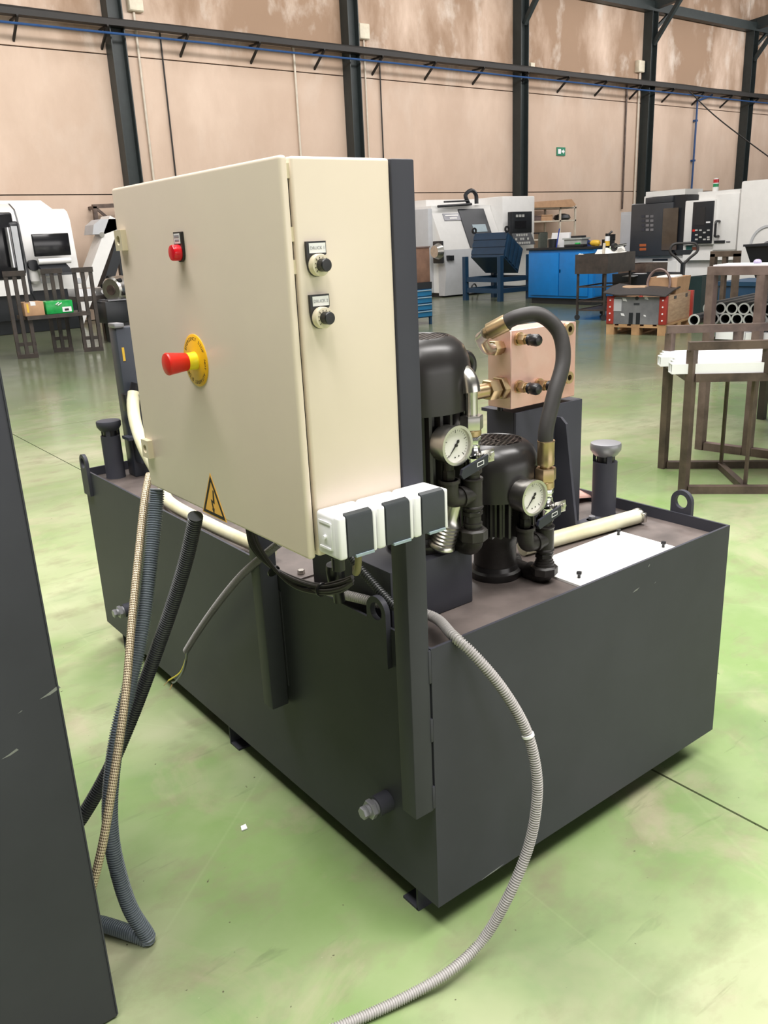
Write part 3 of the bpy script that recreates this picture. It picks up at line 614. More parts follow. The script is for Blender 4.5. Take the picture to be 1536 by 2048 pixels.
def gauge(gx, y, z0, zc, lab, dx=0):
    R = .0365; yf = y-.021
    t = thing('pressure_gauge', lab, 'gauge', (gx, y, z0))
    part(t, 'stem', B().hexn((gx, y, z0), (gx, y, z0+.02), .012).cyl((gx, y, z0+.02), (gx, y, zc-R+.004), .010).cyl((gx, y, z0-.006), (gx, y, z0), .017), m_iron)
    part(t, 'case', B().lathe((gx, y+.018, zc), (0, -1, 0), [(R*.9, 0), (R, .004), (R, .036)], 40), m_steel)
    part(t, 'bezel', B().ringplate(circ((gx, yf+.004, zc), R*1.08, X_, Z_, 40), circ((gx, yf+.004, zc), R*.93, X_, Z_, 40), (0, -.010, 0)), m_steel)
    d = part(t, 'dial_face', B().cyl((gx, yf+.003, zc), (gx, yf+.001, zc), R*.935, n=40), m_dial)
    k = B()
    for i in range(25):
        a = math.radians(225-270*i/24); l = .75 if i % 6 else .66
        k.beam(V((gx+R*l*math.cos(a), yf+.0008, zc+R*l*math.sin(a))), V((gx+R*.84*math.cos(a), yf+.0008, zc+R*.84*math.sin(a))), .0012 if i % 6 == 0 else .0006, .0003, (0, 1, 0))
    for i, (u, v) in enumerate(((-.05, -.66), (.22, -.62))): k.cyl((gx+R*u, yf+.001, zc+R*v), (gx+R*u, yf+.0006, zc+R*v), .0016, n=8)
    part(d, 'dial_marks', k, m_ink, kind='stuff')
    a = math.radians(228); dv = V((math.cos(a), 0, math.sin(a))); pv = V((-math.sin(a), 0, math.cos(a))); c = V((gx, yf+.0002, zc))
    part(d, 'needle', B().prism([c+dv*R*.8, c+pv*.0012+dv*R*.1, c+pv*.0026-dv*R*.02, c-dv*R*.12+pv*.0012, c-dv*R*.26+pv*.0034, c-dv*R*.36, c-dv*R*.26-pv*.0034, c-dv*R*.12-pv*.0012, c-pv*.0026-dv*R*.02, c-pv*.0012+dv*R*.1], (0, -.001, 0)), m_ink)
    part(d, 'hub', B().cyl(c, c+V((0, -.003, 0)), .003, n=12), m_ink)
p = at(905, 892, y=R1[1]-.02); gauge(g1x, R1[1], g1z, p.z, 'upper pressure gauge beside the grey post')
p = at(1053, 999, y=R2[1]-.02); gauge(g2x, R2[1], g2z, p.z, 'lower pressure gauge in front of the smaller motor')
solo('filter_cartridge', B().lathe((.175, .165, .775), (.15, -.25, 1), [(.022, 0), (.028, .006)] + [(q_, h_) for k in range(7) for q_, h_ in ((.027, .012+.008*k), (.0245, .015+.008*k))] + [(.018, .075), (.017, .11)], 24), m_steel, 'ribbed silver cartridge behind the white socket box', 'filter')
# ================================================================ MANIFOLD BLOCK
MX0, MX1, MY0, MY1, MZ0, MZ1 = .557, .790, .336, .414, .987, 1.174
mf = thing('manifold_block', 'square machined hydraulic manifold block on the grey bracket', 'manifold', (.67, .39, MZ0))
part(mf, 'block', B().box(MX0, MX1, MY0, MY1, MZ0, MZ1, .0015, 1), m_manif)
part(mf, 'base_screw', B().cyl((.575, .39, MZ0-.012), (.575, .39, MZ0), .007), m_black)
for u, v in ((1138, 658), (1137, 755)):
    p = at(u, v, y=MY0-.006); c = V((p.x, MY0, p.z))
    k = part(mf, 'plug_screw', B().ringplate(circ(c, .0155, X_, Z_, 24), circ(c, .0075, X_, Z_, 24), (0, -.010, 0)), m_brass); part(k, 'hex_socket', B().hexn(c+V((0, .001, 0)), c+V((0, -.003, 0)), .0076), m_black)
for u, v in ((1043, 678), (1043, 774), (1083, 770)):
    p = at(u, v, y=MY0-.01); c = V((p.x, MY0, p.z))
    k = part(mf, 'test_point', B().cyl(c, c+V((0, -.006, 0)), .016).hexn(c+V((0, -.006, 0)), c+V((0, -.026, 0)), .0135).cyl(c+V((0, -.026, 0)), c+V((0, -.032, 0)), .009), m_brass)
    part(k, 'dust_cap', B().lathe(c+V((0, -.032, 0)), (0, -1, 0), [(.011, 0), (.014, .003), (.0115, .008), (.014, .012), (.0145, .028), (.011, .034), (.005, .036)], 10), m_black)
# hose from the lower riser to the block
bh = thing('pressure_hose', 'black rubber hose arching from the brass riser fitting to the manifold block', 'hose', (R2[0], R2[1], top2))
pts = [(R2[0], R2[1], top2+.045), at(1092, 860, y=.125), at(1108, 790, y=.13), at(1126, 722, y=.14), at(1118, 665, y=.16), at(1080, 630, y=.19), at(1035, 634, y=.225), at(1000, 652, y=.26)]
part(bh, 'hose', B().tube(pts, .0165, 16, .006), m_rubber)
part(bh, 'crimp_ferrule', B().lathe((R2[0], R2[1], top2-.001), Z_, [(.012, 0), (.012, .006), (.0185, .008), (.0190, .022), (.0185, .024), (.0185, .058), (.0192, .060), (.0185, .062)], 24), m_brass)
pe, pd = pts[-1], (pts[-1]-pts[-2]).normalized()
part(bh, 'crimp_ferrule', B().lathe(pe-pd*.018, pd, [(.0185, 0), (.0190, .004), (.0185, .045), (.0125, .048), (.012, .055)], 24), m_brass)
port = at(1003, 694, x=MX0); port = V((MX0, min(max(port.y, .36), .385), port.z))
q0 = pe+pd*.034; q1 = at(962, 678, y=.33)
part(bh, 'swept_elbow', B().tube([q0, q0.lerp(q1, .6), q1, V((MX0-.058, port.y-.010, port.z+.002)), V((MX0-.02, port.y, port.z))], .0135, 14, .005), m_steel)
part(bh, 'swivel_nut', B().hexn((MX0-.032, port.y, port.z), (MX0-.008, port.y, port.z), .019).hexn((MX0-.008, port.y, port.z), (MX0, port.y, port.z), .016), m_brass)
# pipe from the upper riser to the block
pp = thing('pressure_pipe', 'silver bent pipe linking the upper valve riser to the manifold block', 'pipe', (R1[0], R1[1], top1))
zb_ = zat(*R1, 762); po2 = at(988, 778, x=MX0-.03)
P2 = V((MX0, min(max(po2.y, .36), .385), po2.z))
part(pp, 'riser_pipe', B().tube([(R1[0], R1[1], top1-.002), (R1[0], R1[1], zb_-.03), (R1[0], R1[1], zb_-.012), (R1[0], R1[1]+.010, zb_+.006), (R1[0], R1[1]+.026, zb_+.012)], .0125, 16, .005), m_steel)
part(pp, 'bend_collar', B().tube([(R1[0], R1[1], zb_-.022), (R1[0], R1[1]+.004, zb_-.004), (R1[0], R1[1]+.018, zb_+.011), (R1[0], R1[1]+.030, zb_+.013)], .0185, 18, .004), m_steel)
part(pp, 'hose_bend', B().tube([(R1[0], R1[1]+.026, zb_+.012), (R1[0]+.008, R1[1]+.075, zb_+.018), (R1[0]+.05, .27, zb_+.0), (.33, .365, P2.z+.012), (.39, P2.y, P2.z)], .0165, 14, .008), m_rubber)
part(pp, 'copper_tube', B().cyl((.385, P2.y, P2.z), (MX0-.05, P2.y, P2.z), .0175, n=20), m_brass)
part(pp, 'union_nut', B().hexn((MX0-.055, P2.y, P2.z), (MX0-.024, P2.y, P2.z), .026).hexn((MX0-.018, P2.y, P2.z), (MX0, P2.y, P2.z), .029), m_brass)
# ================================================================ HOSES ON AND AROUND THE TANK
r_ = .020
ch = thing('suction_hose', 'cream hose with printed line lying on the tank top behind the white plate', 'hose', (.75, .22, ZP))
hp_ = [(.53, .27, ZP+r_), (.60, .262, ZP+r_), (.70, .25, ZP+r_), (.82, .235, ZP+r_), (.925, .222, ZP+r_)]
part(ch, 'hose', B().tube(hp_, r_, 16, .01), m_creamhose)
part(ch, 'hose_clamp', B().lathe((.918, .223, ZP+r_), (1, -.1, 0), [(.0212, 0), (.0218, .001), (.0218, .011), (.0212, .012)], 24).box(.917, .930, .196, .204, ZP+.008, ZP+.034, .002), m_steel)
pr_ = B()
for k in range(26):
    if k in (6, 7, 13, 17): continue
    f = k/26; x = .60+.30*f; y = .262-.033*f-r_*.72; pr_.box(x-.0035, x+.0035, y-.0006, y+.0006, ZP+r_*.62, ZP+r_*1.0)
part(ch, 'printed_line', pr_, m_ink, kind='stuff')
solo('hose_stub', B().ringplate(circ((.86, .58, .79), .026, Y_, Z_), circ((.86, .58, .79), .019, Y_, Z_), (.17, -.02, .012)), m_creamhose, 'open end of a white braided hose behind the bracket', 'hose')
solo('copper_sheet', B().prism([(.80, .60, ZP+.05), (1.01, .60, ZP+.05), (1.00, .43, ZP+.012), (.80, .47, ZP+.035)], (0, .004, .006)), m_manif, 'crumpled copper coloured sheet lying behind the right filler pipe', 'sheet')
lh = thing('return_hose', 'cream hose clamped to the dark column and running down behind the cabinet', 'hose', (.15, 1.6, ZP))
pts = [at(268, 785, y=1.70), at(266, 810, y=1.68), at(272, 850, y=1.62), at(290, 900, y=1.52), (.10, 1.42, ZP+.05), (.045, 1.25, ZP+.034), (.035, .95, ZP+.034), (.05, .66, ZP+.03)]
part(lh, 'hose', B().tube(pts, lambda f: .021-.004*f, 16, .015), m_creamhose)
part(lh, 'hose_clamp', B().lathe(pts[0]+V((0, 0, -.016)), Z_, [(.022, 0), (.0232, .001), (.0232, .011), (.022, .012)], 24), m_steel)
# dark column at the far end of the tank
dx0 = at(228, 662, y=1.75).x; dcol = thing('cooler_column', 'dark blue grey column rising behind the cabinet at the far end of the tank', 'column', (dx0+.05, 1.77, ZP))
part(dcol, 'post', B().box(dx0, dx0+.085, 1.735, 1.80, ZP, 1.150, .004), m_paint2)
part(dcol, 'top_cap', B().box(dx0-.004, dx0+.03, 1.73, 1.79, 1.150, 1.165, .003), m_gplate)
part(dcol, 'clamp_block', B().box(dx0-.014, dx0+.05, 1.70, 1.735, .875, .935, .004), m_black)
part(dcol, 'bracket', B().box(dx0-.02, dx0+.03, 1.70, 1.76, .775, .785).box(dx0+.005, dx0+.07, 1.68, 1.735, .69, .775, .006), m_paint2)
part(dcol, 'hose_spigot', B().cyl(pts[0], pts[0]+V((.012, 0, .03)), .017), m_black)
part(dcol, 'sticker', B().box(dx0+.012, dx0+.020, 1.7335, 1.735, 1.04, 1.085), m_yell3)
# conduits hanging from the cabinet bottom
def ghost(P):
    Q = [at(u, v, x=k) if k < .2 else at(u, v, y=k) for u, v, k in P]; out = []
    for q_ in Q:
        if q_.x < -.60:
            p_ = out[-1]; out.append(p_.lerp(q_, (p_.x+.60)/(p_.x-q_.x))); break
        out.append(q_)
    return out
bs = solo('braided_hose', B().tube(ghost([(298, 950, .72), (289, 1000, .67), (278, 1100, .60), (265, 1230, .52), (250, 1400, .42), (225, 1570, .36), (205, 1690, .33), (180, 1790, .32), (140, 1880, .32)]), .0085, 14, .008, uv=True), m_braid, 'beige braided metal hose hanging from the cabinet past the dark panel', 'hose')
pa = ghost([(314, 978, .635), (312, 1010, .63), (303, 1100, .60), (285, 1250, .54), (262, 1360, .50), (235, 1470, .465), (221, 1580, .445), (222, 1670, .43), (238, 1750, .415), (262, 1820, .40)])
pz_ = [at(296, 1875, z=.017), at(268, 1868, z=.017), at(205, 1848, z=.017), at(160, 1842, z=.017)]
solo('corrugated_conduit', B().tube(pa+pz_, .0165, 14, .008, rib=(.0052, .0030)), m_bluecond, 'blue grey corrugated conduit hanging from the cabinet and looping on the floor', 'conduit')
solo('corrugated_conduit', B().tube(ghost([(391, 1032, .43), (388, 1050, .44), (372, 1120, .47), (345, 1210, .51), (310, 1310, .54), (265, 1430, .55), (215, 1545, .55), (160, 1640, .56), (110, 1700, .57)]), .0155, 14, .008, rib=(.0052, .0030)), m_darkcond, 'dark corrugated conduit from the cabinet bottom running behind the left panel', 'conduit')
cw_ = thing('cut_conduit', 'short corrugated conduit with bare wires hanging beside the tank wall', 'conduit', tuple(at(372, 1302, x=-.06)))
cp = ghost([(560, 1085, -.045), (505, 1130, -.052), (470, 1165, -.054), (430, 1215, -.056), (395, 1265, -.058), (372, 1302, -.06)])
part(cw_, 'sleeve', B().tube(cp, .0095, 12, .008, rib=(.0052, .0024)), mat('smoky_conduit', (.17, .16, .155), .4))
part(cw_, 'earth_wire', B().tube(ghost([(374, 1298, -.06), (371, 1320, -.06), (360, 1345, -.06), (337, 1361, -.06)]), .0024, 8, .004), m_earth)
part(cw_, 'core_wire', B().tube(ghost([(376, 1300, -.058), (370, 1335, -.056), (358, 1358, -.056), (343, 1364, -.056)]), .0020, 8, .004), m_black)
part(cw_, 'core_wire', B().tube(ghost([(375, 1300, -.062), (366, 1340, -.06), (352, 1362, -.06), (345, 1366, -.06)]), .0020, 8, .004), m_bluecond)
for (a0, a1) in (((337, 1361), (328, 1371)), ((344, 1369), (340, 1379))): part(cw_, 'wire_end', B().cyl(at(*a0, x=-.06), at(*a1, x=-.06), .0012, n=6), m_copper)
# grey conduit over the tank edge to the floor
gp = [(-.02, .36, ZP+.05), (.03, .20, ZP+.05), at(862, 1232, z=ZP+.030), at(905, 1270, y=.010), at(950, 1312, y=-.035), at(1005, 1378, y=-.075), at(1050, 1455, y=-.105), at(1071, 1530, y=-.125), at(1074, 1600, y=-.135), at(1058, 1690, y=-.135), at(1018, 1790, y=-.13), at(965, 1880, z=.06), at(900, 1942, z=.035), at(810, 1995, z=.016), at(700, 2045, z=.013), at(560, 2100, z=.013)]
gc = thing('grey_conduit', 'light grey corrugated conduit arching over the tank edge down to the floor', 'conduit', (gp[-2].x, gp[-2].y, 0))
part(gc, 'conduit', B().tube(gp, .0108, 14, .008, rib=(.0050, .0026)), m_greycond)
gs_ = spline(gp, .008); zr_ = at(1060, 1470, y=-.108).z; i_ = min(range(len(gs_)), key=lambda i: abs(gs_[i].z-zr_)+(0 if gs_[i].y < 0 else 9)); c0 = gs_[i_]; dd = (gs_[i_+1]-gs_[i_-1]).normalized()
part(gc, 'joint_ring', B().lathe(c0-dd*.003, dd, [(.0095, 0), (.0122, .0005), (.0122, .006), (.0095, .0065)], 20), m_whitep)
# cable loop under the cabinet
cb = thing('cable_bundle', 'loop of grey cables tied together under the cabinet', 'cable', tuple(at(610, 1170, x=-.09)))
for k in range(5):
    o = [random.uniform(-.009, .009) for _ in range(2)]; e = (k-2)
    part(cb, 'cable', B().tube([at(500+3*e, 1055, x=-.11+o[0]), at(512+4*e, 1095, x=-.11+o[0]), at(545+3*e, 1135+2*e, x=-.10+o[0]), at(590, 1165+4*e, x=-.095+o[0]), at(640, 1178+4*e, x=-.085+o[1]), at(682, 1172+5*e, x=-.07+o[1]), at(705, 1160+3*e, x=-.06)], .0042, 8, .008), m_rubber if k % 2 else m_greycond_d if False else m_rubber)
for (u, v) in ((545, 1140), (640, 1178)):
    part(cb, 'cable_tie', B().lathe(at(u, v, x=-.10 if u < 600 else -.085)-V((0, .002, 0)), V((.05, -.6, -.35)) if u < 600 else V((.1, -.9, .0)), [(.014, 0), (.0145, .001), (.0145, .004), (.014, .005)], 12), m_black)
solo('plug_coupler', B().lathe(at(668, 1128, x=-.05), (.12, .05, -1), [(.016, 0), (.018, .01), (.018, .05), (.012, .06), (.012, .085)], 16), m_black, 'black plug hanging below the socket box', 'plug')
solo('socket_cable', B().tube([(-.165, -.02, SZ0-.001), (-.164, -.018, .895), (-.160, -.008, .872), (-.150, .012, .858), (-.13, .04, .853)], .006, 10, .006), mat('olive_cable', (.20, .17, .08), .5), 'short olive cable hanging under the socket box', 'cable')
solo('inner_conduit', B().tube([(-.035, .35, .885), (-.02, .28, .83), (.0, .2, .76), (.02, .12, .70), (.05, .07, .665)], .0095, 12, .008, rib=(.0052, .0024)), m_darkcond, 'corrugated conduit in shadow under the cabinet', 'conduit')
# ================================================================ DARK PANEL AT THE LEFT EDGE
lc = thing('machine_cabinet', 'scratched dark grey steel cabinet cut off by the left edge', 'cabinet', (-1.0, .55, 0))
part(lc, 'body', B().box(-1.5, -.595, .25, .85, .004, 1.42, .003), m_paint)
part(lc, 'edge_trim', B().box(-.597, -.5945, .2485, .2515, .01, 1.41), m_paint)
part(lc, 'switch_box', B().box(-.640, -.578, .262, .33, 1.305, 1.365, .012, 3), m_whitep, label='white rounded switch box')
for (u, v, w_, h_) in ((100, 1385, .018, .006), (20, 1508, .014, .004), (40, 1424, .004, .0015)):
    p = at(u, v, y=.2499); part(lc, 'scratch', B().prism([(p.x-w_, .2499, p.z-h_), (p.x-w_*.2, .2499, p.z-h_*.1), (p.x+w_*.8, .2499, p.z+h_*1.3), (p.x+w_, .2499, p.z+h_*.4), (p.x, .2499, p.z-h_*.7)], (0, .0002, 0)), m_gplate)
# ================================================================ BACKGROUND: LEFT LATHE
LY = 16.0
ll = thing('turning_centre', 'white lathe with black monitor and dark sliding door window at the far left', 'lathe', (3.6, LY+.8, 0))
part(ll, 'base', B().box(1.6, 4.78, LY+.12, LY+1.6, .0, .80, .02), m_blk)
part(ll, 'base_skirt', B().box(1.62, 4.60, LY+.0, LY+.12, .25, .80, .03), m_blk)
pr = [(LY, .76), (LY, 1.15), (LY+.10, 2.02), (LY+.20, 2.18), (LY+.34, 2.24), (LY+1.5, 2.24), (LY+1.5, .76)]
part(ll, 'housing', B().prism([(3.75, y, z) for y, z in pr], (1.10, 0, 0)), m_wht)
part(ll, 'top_cover', B().prism([(3.6, LY+.4, 2.24), (4.65, LY+.4, 2.24), (4.45, LY+.4, 2.40), (3.6, LY+.4, 2.40)], (0, .9, 0)), m_wht)
pr2 = [(LY-.16, .72), (LY-.16, 1.3), (LY-.10, 1.95), (LY+.02, 2.22), (LY+.3, 2.34), (LY+1.4, 2.34), (LY+1.4, .72)]
part(ll, 'door_housing', B().prism([(1.6, y, z) for y, z in pr2], (2.22, 0, 0)), m_wht)
part(ll, 'seam_strip', B().prism([(3.82, y-.005, z) for y, z in pr2], (.03, 0, 0)), m_blk)
x0, x1, y0, y1, z0, z1 = fb(-60, 425, 34, 562, LY-.15, .05)
wn = part(ll, 'door_window', B().box(x0, x1, LY-.185, LY-.10, z0, z1, .04, 3), m_screen)
x0, x1, _, _, z0, z1 = fb(24, 442, 46, 550, LY-.2, .05); part(ll, 'window_frame', B().box(x0, x1, LY-.20, LY-.08, z0, z1, .05, 3), m_blk)
a0, a1 = at(14, 455, y=LY-.26), at(27, 535, y=LY-.26); part(ll, 'door_handle', B().cyl(a0, (a0.x, LY-.26, a1.z), .05, n=12), m_alu)
x0, x1, _, _, z0, z1 = fb(29, 452, 41, 545, LY-.21, .02); part(ll, 'light_strip', B().box(x0, x1, LY-.215, LY-.20, z0, z1), m_mgrey)
x0, x1, _, _, z0, z1 = fb(65, 467, 138, 512, LY-.3, .06); mo = part(ll, 'monitor', B().box(x0, x1, LY-.36, LY-.28, z0, z1, .015), m_screen)
x0, x1, _, _, z0, z1 = fb(75, 517, 140, 527, LY-.3, .1); part(ll, 'grab_bar', B().cyl((x0, LY-.33, (z0+z1)/2), (x1, LY-.33, (z0+z1)/2), .055, n=14), m_wht)
part(mo, 'arm', B().beam((x0+.05, LY-.28, z0), (x0+.25, LY+.05, z0-.2), .06), m_alu)
x0, x1, _, _, z0, z1 = fb(82, 527, 140, 545, LY-.5, .1); part(ll, 'keyboard_tray', B().prism([(x0, LY-.30, z1), (x1, LY-.30, z1), (x1+.03, LY-.58, z0), (x0+.03, LY-.58, z0)], (0, -.01, -.05)), m_blk)
x0, x1, _, _, z0, z1 = fb(60, 535, 77, 568, LY-.1, .1); part(ll, 'hand_shower_holder', B().lathe(((x0+x1)/2, LY-.08, z0), Z_, [(.05, 0), (.09, .05), (.09, z1-z0)], 16), m_wht)
part(ll, 'arm_joint', B().cyl(((x0+x1)/2, LY-.2, z1+.04), ((x0+x1)/2, LY-.05, z1+.04), .10, n=16), m_blk)
for u in (82, 150):
    x0, x1, _, _, z0, z1 = fb(u, 556, u+22, 566, LY-.02, .05); part(ll, 'recess_pull', B().box(x0, x1, LY-.012, LY+.01, z0, z1), m_mgrey)
part(ll, 'cable', B().tube([at(60, 560, y=LY-.1), at(66, 590, y=LY-.2), at(73, 605, y=LY-.15), (3.95, LY-.1, .4)], .014, 6, .05), m_blk)
# chip conveyor
cc = thing('chip_conveyor', 'white inclined chip conveyor with grey hood beside the left lathe', 'conveyor', (5.3, 16.8, 0))
p0, p1 = at(172, 580, y=16.5), at(229, 437, y=16.5)
part(cc, 'inclined_arm', B().beam(V((p0.x-.25, 16.75, p0.z-.6)), V((p1.x+.02, 16.75, p1.z)), .5, .24), m_wht)
part(cc, 'dark_side', B().prism([(p0.x+.15, 16.52, p0.z-.4), (p0.x+.35, 16.52, p0.z-.4), (p1.x+.3, 16.52, p1.z-.2), (p1.x+.02, 16.52, p1.z-.35)], (0, .4, 0)), m_blk)
hx0, hx1, _, _, hz0, hz1 = fb(183, 438, 240, 468, 16.5, .5)
part(cc, 'discharge_hood', B().prism([(hx0, 16.5, hz0), (hx0+.05, 16.5, hz0+.18), (hx0+.2, 16.5, hz1), (hx1, 16.5, hz1), (hx1, 16.5, hz0+.1), (hx0+.25, 16.5, hz0)], (0, .5, 0)), m_mgrey)
part(cc, 'drive_wheel', B().cyl(at(204, 469, y=16.48), at(204, 469, y=16.6), .05, n=14), m_steel)
part(cc, 'leg', B().beam((p1.x+.1, 16.75, 0), (p1.x+.1, 16.75, p1.z), .1), m_blk)
fr = thing('wall_bracket_frame', 'brown angle bracket frame fixed on the wall above the conveyor hood', 'bracket', tuple(at(205, 430, y=WY-.1)))
a0, a1, a2 = at(192, 438, y=WY-.3), at(193, 413, y=WY-.3), at(240, 408, y=WY-.3)
part(fr, 'upright', B().beam((a0.x, WY-.3, a0.z-.3), (a0.x, WY-.3, a1.z), .08), m_rust); part(fr, 'arm', B().beam((a0.x-.04, WY-.3, a1.z), (a2.x, WY-.3, a1.z+.02), .08), m_rust)
part(fr, 'strut', B().beam((a0.x+.05, WY-.3, a1.z-.05), (a0.x+.5, WY-.3, a1.z-.45), .05), m_rust); part(fr, 'tie', B().beam((a0.x, WY-.3, a1.z-.02), (a0.x, WY, a1.z-.02), .06), m_rust)
# roller table with chuck
rt = thing('roller_table', 'silver perforated roller table on brown legs behind the cabinet', 'table', (4.3, 13, 0))
x0, x1, _, _, z0, z1 = fb(152, 575, 260, 590, 13.0, .4); part(rt, 'tray', B().box(x0, x1, 13.0, 13.4, z0, z1), m_alu); part(rt, 'rail', B().box(x0, x1, 12.98, 13.42, z0-.08, z0), m_darkst)
for k in range(5):
    xx = x0+.12+.16*k; part(rt, 'tray_hole', B().cyl((xx, 12.992, z0+.05), (xx, 13.0, z0+.05), .035, n=12), m_whitep)
for xx in (4.22, 5.0): part(rt, 'leg', B().beam((xx, 13.2, 0), (xx, 13.2, z0-.08), .1), m_rust)
ck = thing('lathe_chuck', 'silver lathe chuck with dark jaws lying on a black block', 'chuck', tuple(at(228, 605, y=12.6)))
c = at(222, 580, y=12.6)
part(ck, 'body', B().lathe(c+V((0, 0, 0)), (.9, .5, .05), [(.17, 0), (.20, .03), (.20, .28), (.17, .30), (.17, .5)], 32), m_steel)
part(ck, 'bore', B().cyl(c-V((.01, .006, 0)), c+V((.02, .01, 0)), .08, n=20), m_rust)
u_, v_, d_ = frame(V((.9, .5, .05)))
for k in range(6):
    a = 2*PI*k/6+.3; e = u_*math.cos(a)+v_*math.sin(a); part(ck, 'jaw_bolt', B().cyl(c+e*.19-d_*.02+d_*.04, c+e*.205+d_*.09, .035, n=8), m_black)
x0, x1, _, _, z0, z1 = fb(212, 601, 262, 646, 12.5, .5); bb = thing('black_stand', 'black block stand carrying the silver chuck', 'stand', ((x0+x1)/2, 12.75, 0))
part(bb, 'block', B().box(x0, x1, 12.5, 13.0-.02, z0, z1, .02), m_blk); part(bb, 'column', B().box(x0+.1, x1, 12.6, 12.9, 0, z0), m_blk); part(bb, 'top_plate', B().box(x0+.05, x0+.35, 12.48, 12.9, z1, z1+.02), m_gplate)
# steel rack with two boxes
RY = 11.8
rk = thing('steel_rack', 'brown slotted steel rack with a shelf in front of the white lathe', 'rack', (2.9, RY, 0))
zt = at(30, 547, y=RY).z; zs = at(100, 628, y=RY).z
for g, (xx, yy, n) in enumerate(((2.40, RY, 3), (3.02, RY+.35, 3), (3.34, RY-.05, 3))):
    for k in range(n): part(rk, 'upright', B().beam((xx+.105*k, yy-.04*k, .03), (xx+.105*k, yy-.04*k, zt), .05, .035), m_darkst)
    part(rk, 'top_bar', B().beam((xx-.03, yy+.01, zt), (xx+.25, yy-.09, zt), .06, .07), m_darkst)
    part(rk, 'foot_bar', B().beam((xx-.02, yy+.01, .03), (xx+.24, yy-.09, .03), .06, .06), m_darkst)
    part(rk, 'cross_bar', B().beam((xx-.02, yy+.01, .2), (xx+.24, yy-.09, .2), .03, .05), m_darkst)
part(rk, 'shelf', B().box(2.55, 3.45, RY-.18, RY+.35, zs-.05, zs), m_darkst)
part(rk, 'yellow_tape', B().box(2.585, 2.612, RY-.102, RY-.098, zs+.05, zs+.17), m_yell3)
x0, x1, _, _, z0, z1 = fb(48, 599, 88, 627, RY-.1, .3); cbx = thing('cardboard_box', 'brown cardboard box on the shelf beside the green package', 'box', ((x0+x1)/2, RY+.05, zs))
part(cbx, 'carton', B().box(x0, x1, RY-.1, RY+.18, zs, zs+z1-z0, .006), m_card); part(cbx, 'tape', B().box(x0+.09, x0+.16, RY-.102, RY+.18, zs+.14, zs+z1-z0+.001), m_paper)
x0, x1, _, _, z0, z1 = fb(91, 597, 146, 623, RY-.1, .3); gbx = thing('green_package', 'green film wrapped package with white label on the rack shelf', 'package', ((x0+x1)/2, RY+.05, zs))
part(gbx, 'wrap', B().box(x0, x1, RY-.1, RY+.2, zs, zs+z1-z0, .012), m_greenbox); part(gbx, 'label', B().box(x1-.16, x1-.03, RY-.104, RY-.099, zs+.02, zs+.09), m_paper)
part(gbx, 'barcode', B().box(x1-.13, x1-.07, RY-.106, RY-.104, zs+.035, zs+.065), m_ink); part(gbx, 'emblem', B().beam((x1-.25, RY-.102, zs+.13), (x1-.2, RY-.102, zs+.16), .03, .01).beam((x1-.22, RY-.102, zs+.12), (x1-.16, RY-.102, zs+.15), .03, .01), m_paper, kind='stuff')
# ================================================================ CENTRE LATHE
cl = thing('turning_lathe', 'grey and white lathe with a dark sloped door behind the navy tipping skip', 'lathe', (14.6, 15.7, 0))
S0, S1 = (14.72, 1.12), (15.15, 2.02)
pr = [(14.75, .1), (14.75, .75), S0, S1, (15.15, 2.12), (16.9, 2.12), (16.9, .1)]
part(cl, 'sloped_housing', B().prism([(13.16, y, z) for y, z in pr], (2.0, 0, 0)), m_wht)
part(cl, 'side_cover', B().box(13.02, 13.16, 15.1, 16.9, .1, 2.06, .02), m_mgrey)
part(cl, 'lower_skirt', B().prism([(13.14, 14.70, .04), (13.14, 14.62, .6), (13.14, 14.72, 1.10), (13.14, 14.9, 1.10), (13.14, 14.9, .04)], (2.0, 0, 0)), m_mgrey)
part(cl, 'column', B().box(15.18, 16.35, 14.75, 16.9, .1, 2.30, .03), m_wht)
part(cl, 'rear_cover', B().box(13.4, 15.9, 15.6, 16.85, 2.12, 2.28), m_wht)
part(cl, 'plinth', B().box(13.2, 16.3, 14.85, 16.8, 0, .1), m_blk)
dy, dz = S1[0]-S0[0], S1[1]-S0[1]; Ls = math.hypot(dy, dz); ny, nz = -dz/Ls, dy/Ls
def slope(name, x0, x1, t0, t1, h0, h1, m, par=cl):
    q = []
    for t, h in ((t0, h0), (t1, h0), (t1, h1), (t0, h1)): q.append((x0, S0[0]+dy*t+ny*h, S0[1]+dz*t+nz*h))
    return part(par, name, B().prism(q, (x1-x0, 0, 0)), m)
sd = slope('sloped_door', 14.02, 14.88, .0, 1.0, 0, .035, m_mdark)
slope('door_window', 14.30, 14.75, .38, .58, .035, .045, m_lip, sd)
x0 = at(893, 434, y=14.95).x; slope('name_plate', x0, at(931, 434, y=14.95).x, .72, .90, 0, .02, m_gplate)
xa = x0+.06; slope('plate_print', xa, xa+.42, .83, .86, .02, .024, m_wht); slope('plate_print', xa+.12, xa+.36, .76, .79, .02, .024, m_wht)
part(cl, 'top_rail', B().cyl((13.3, 15.05, 2.10), (14.4, 15.05, 2.14), .03, n=8).cyl((13.5, 15.05, 2.20), (14.3, 15.05, 2.22), .02, n=8), m_blk)
part(cl, 'cable_loop', B().tube([(14.35, 15.1, 2.15), (14.25, 15.1, 2.35), (14.45, 15.1, 2.46), (14.6, 15.1, 2.36), (14.62, 15.1, 2.15)], .05, 8, .05), m_blk)
x0, x1, _, _, z0, z1 = fb(1025, 423, 1064, 466, 14.45, .1); cpn = part(cl, 'control_panel', B().box(x0, x1, 14.45, 14.62, z0, z1, .01), m_blk)
part(cpn, 'screen', B().box(x0+.08, x1-.22, 14.44, 14.45, z0+.12, z1-.22), m_screen)
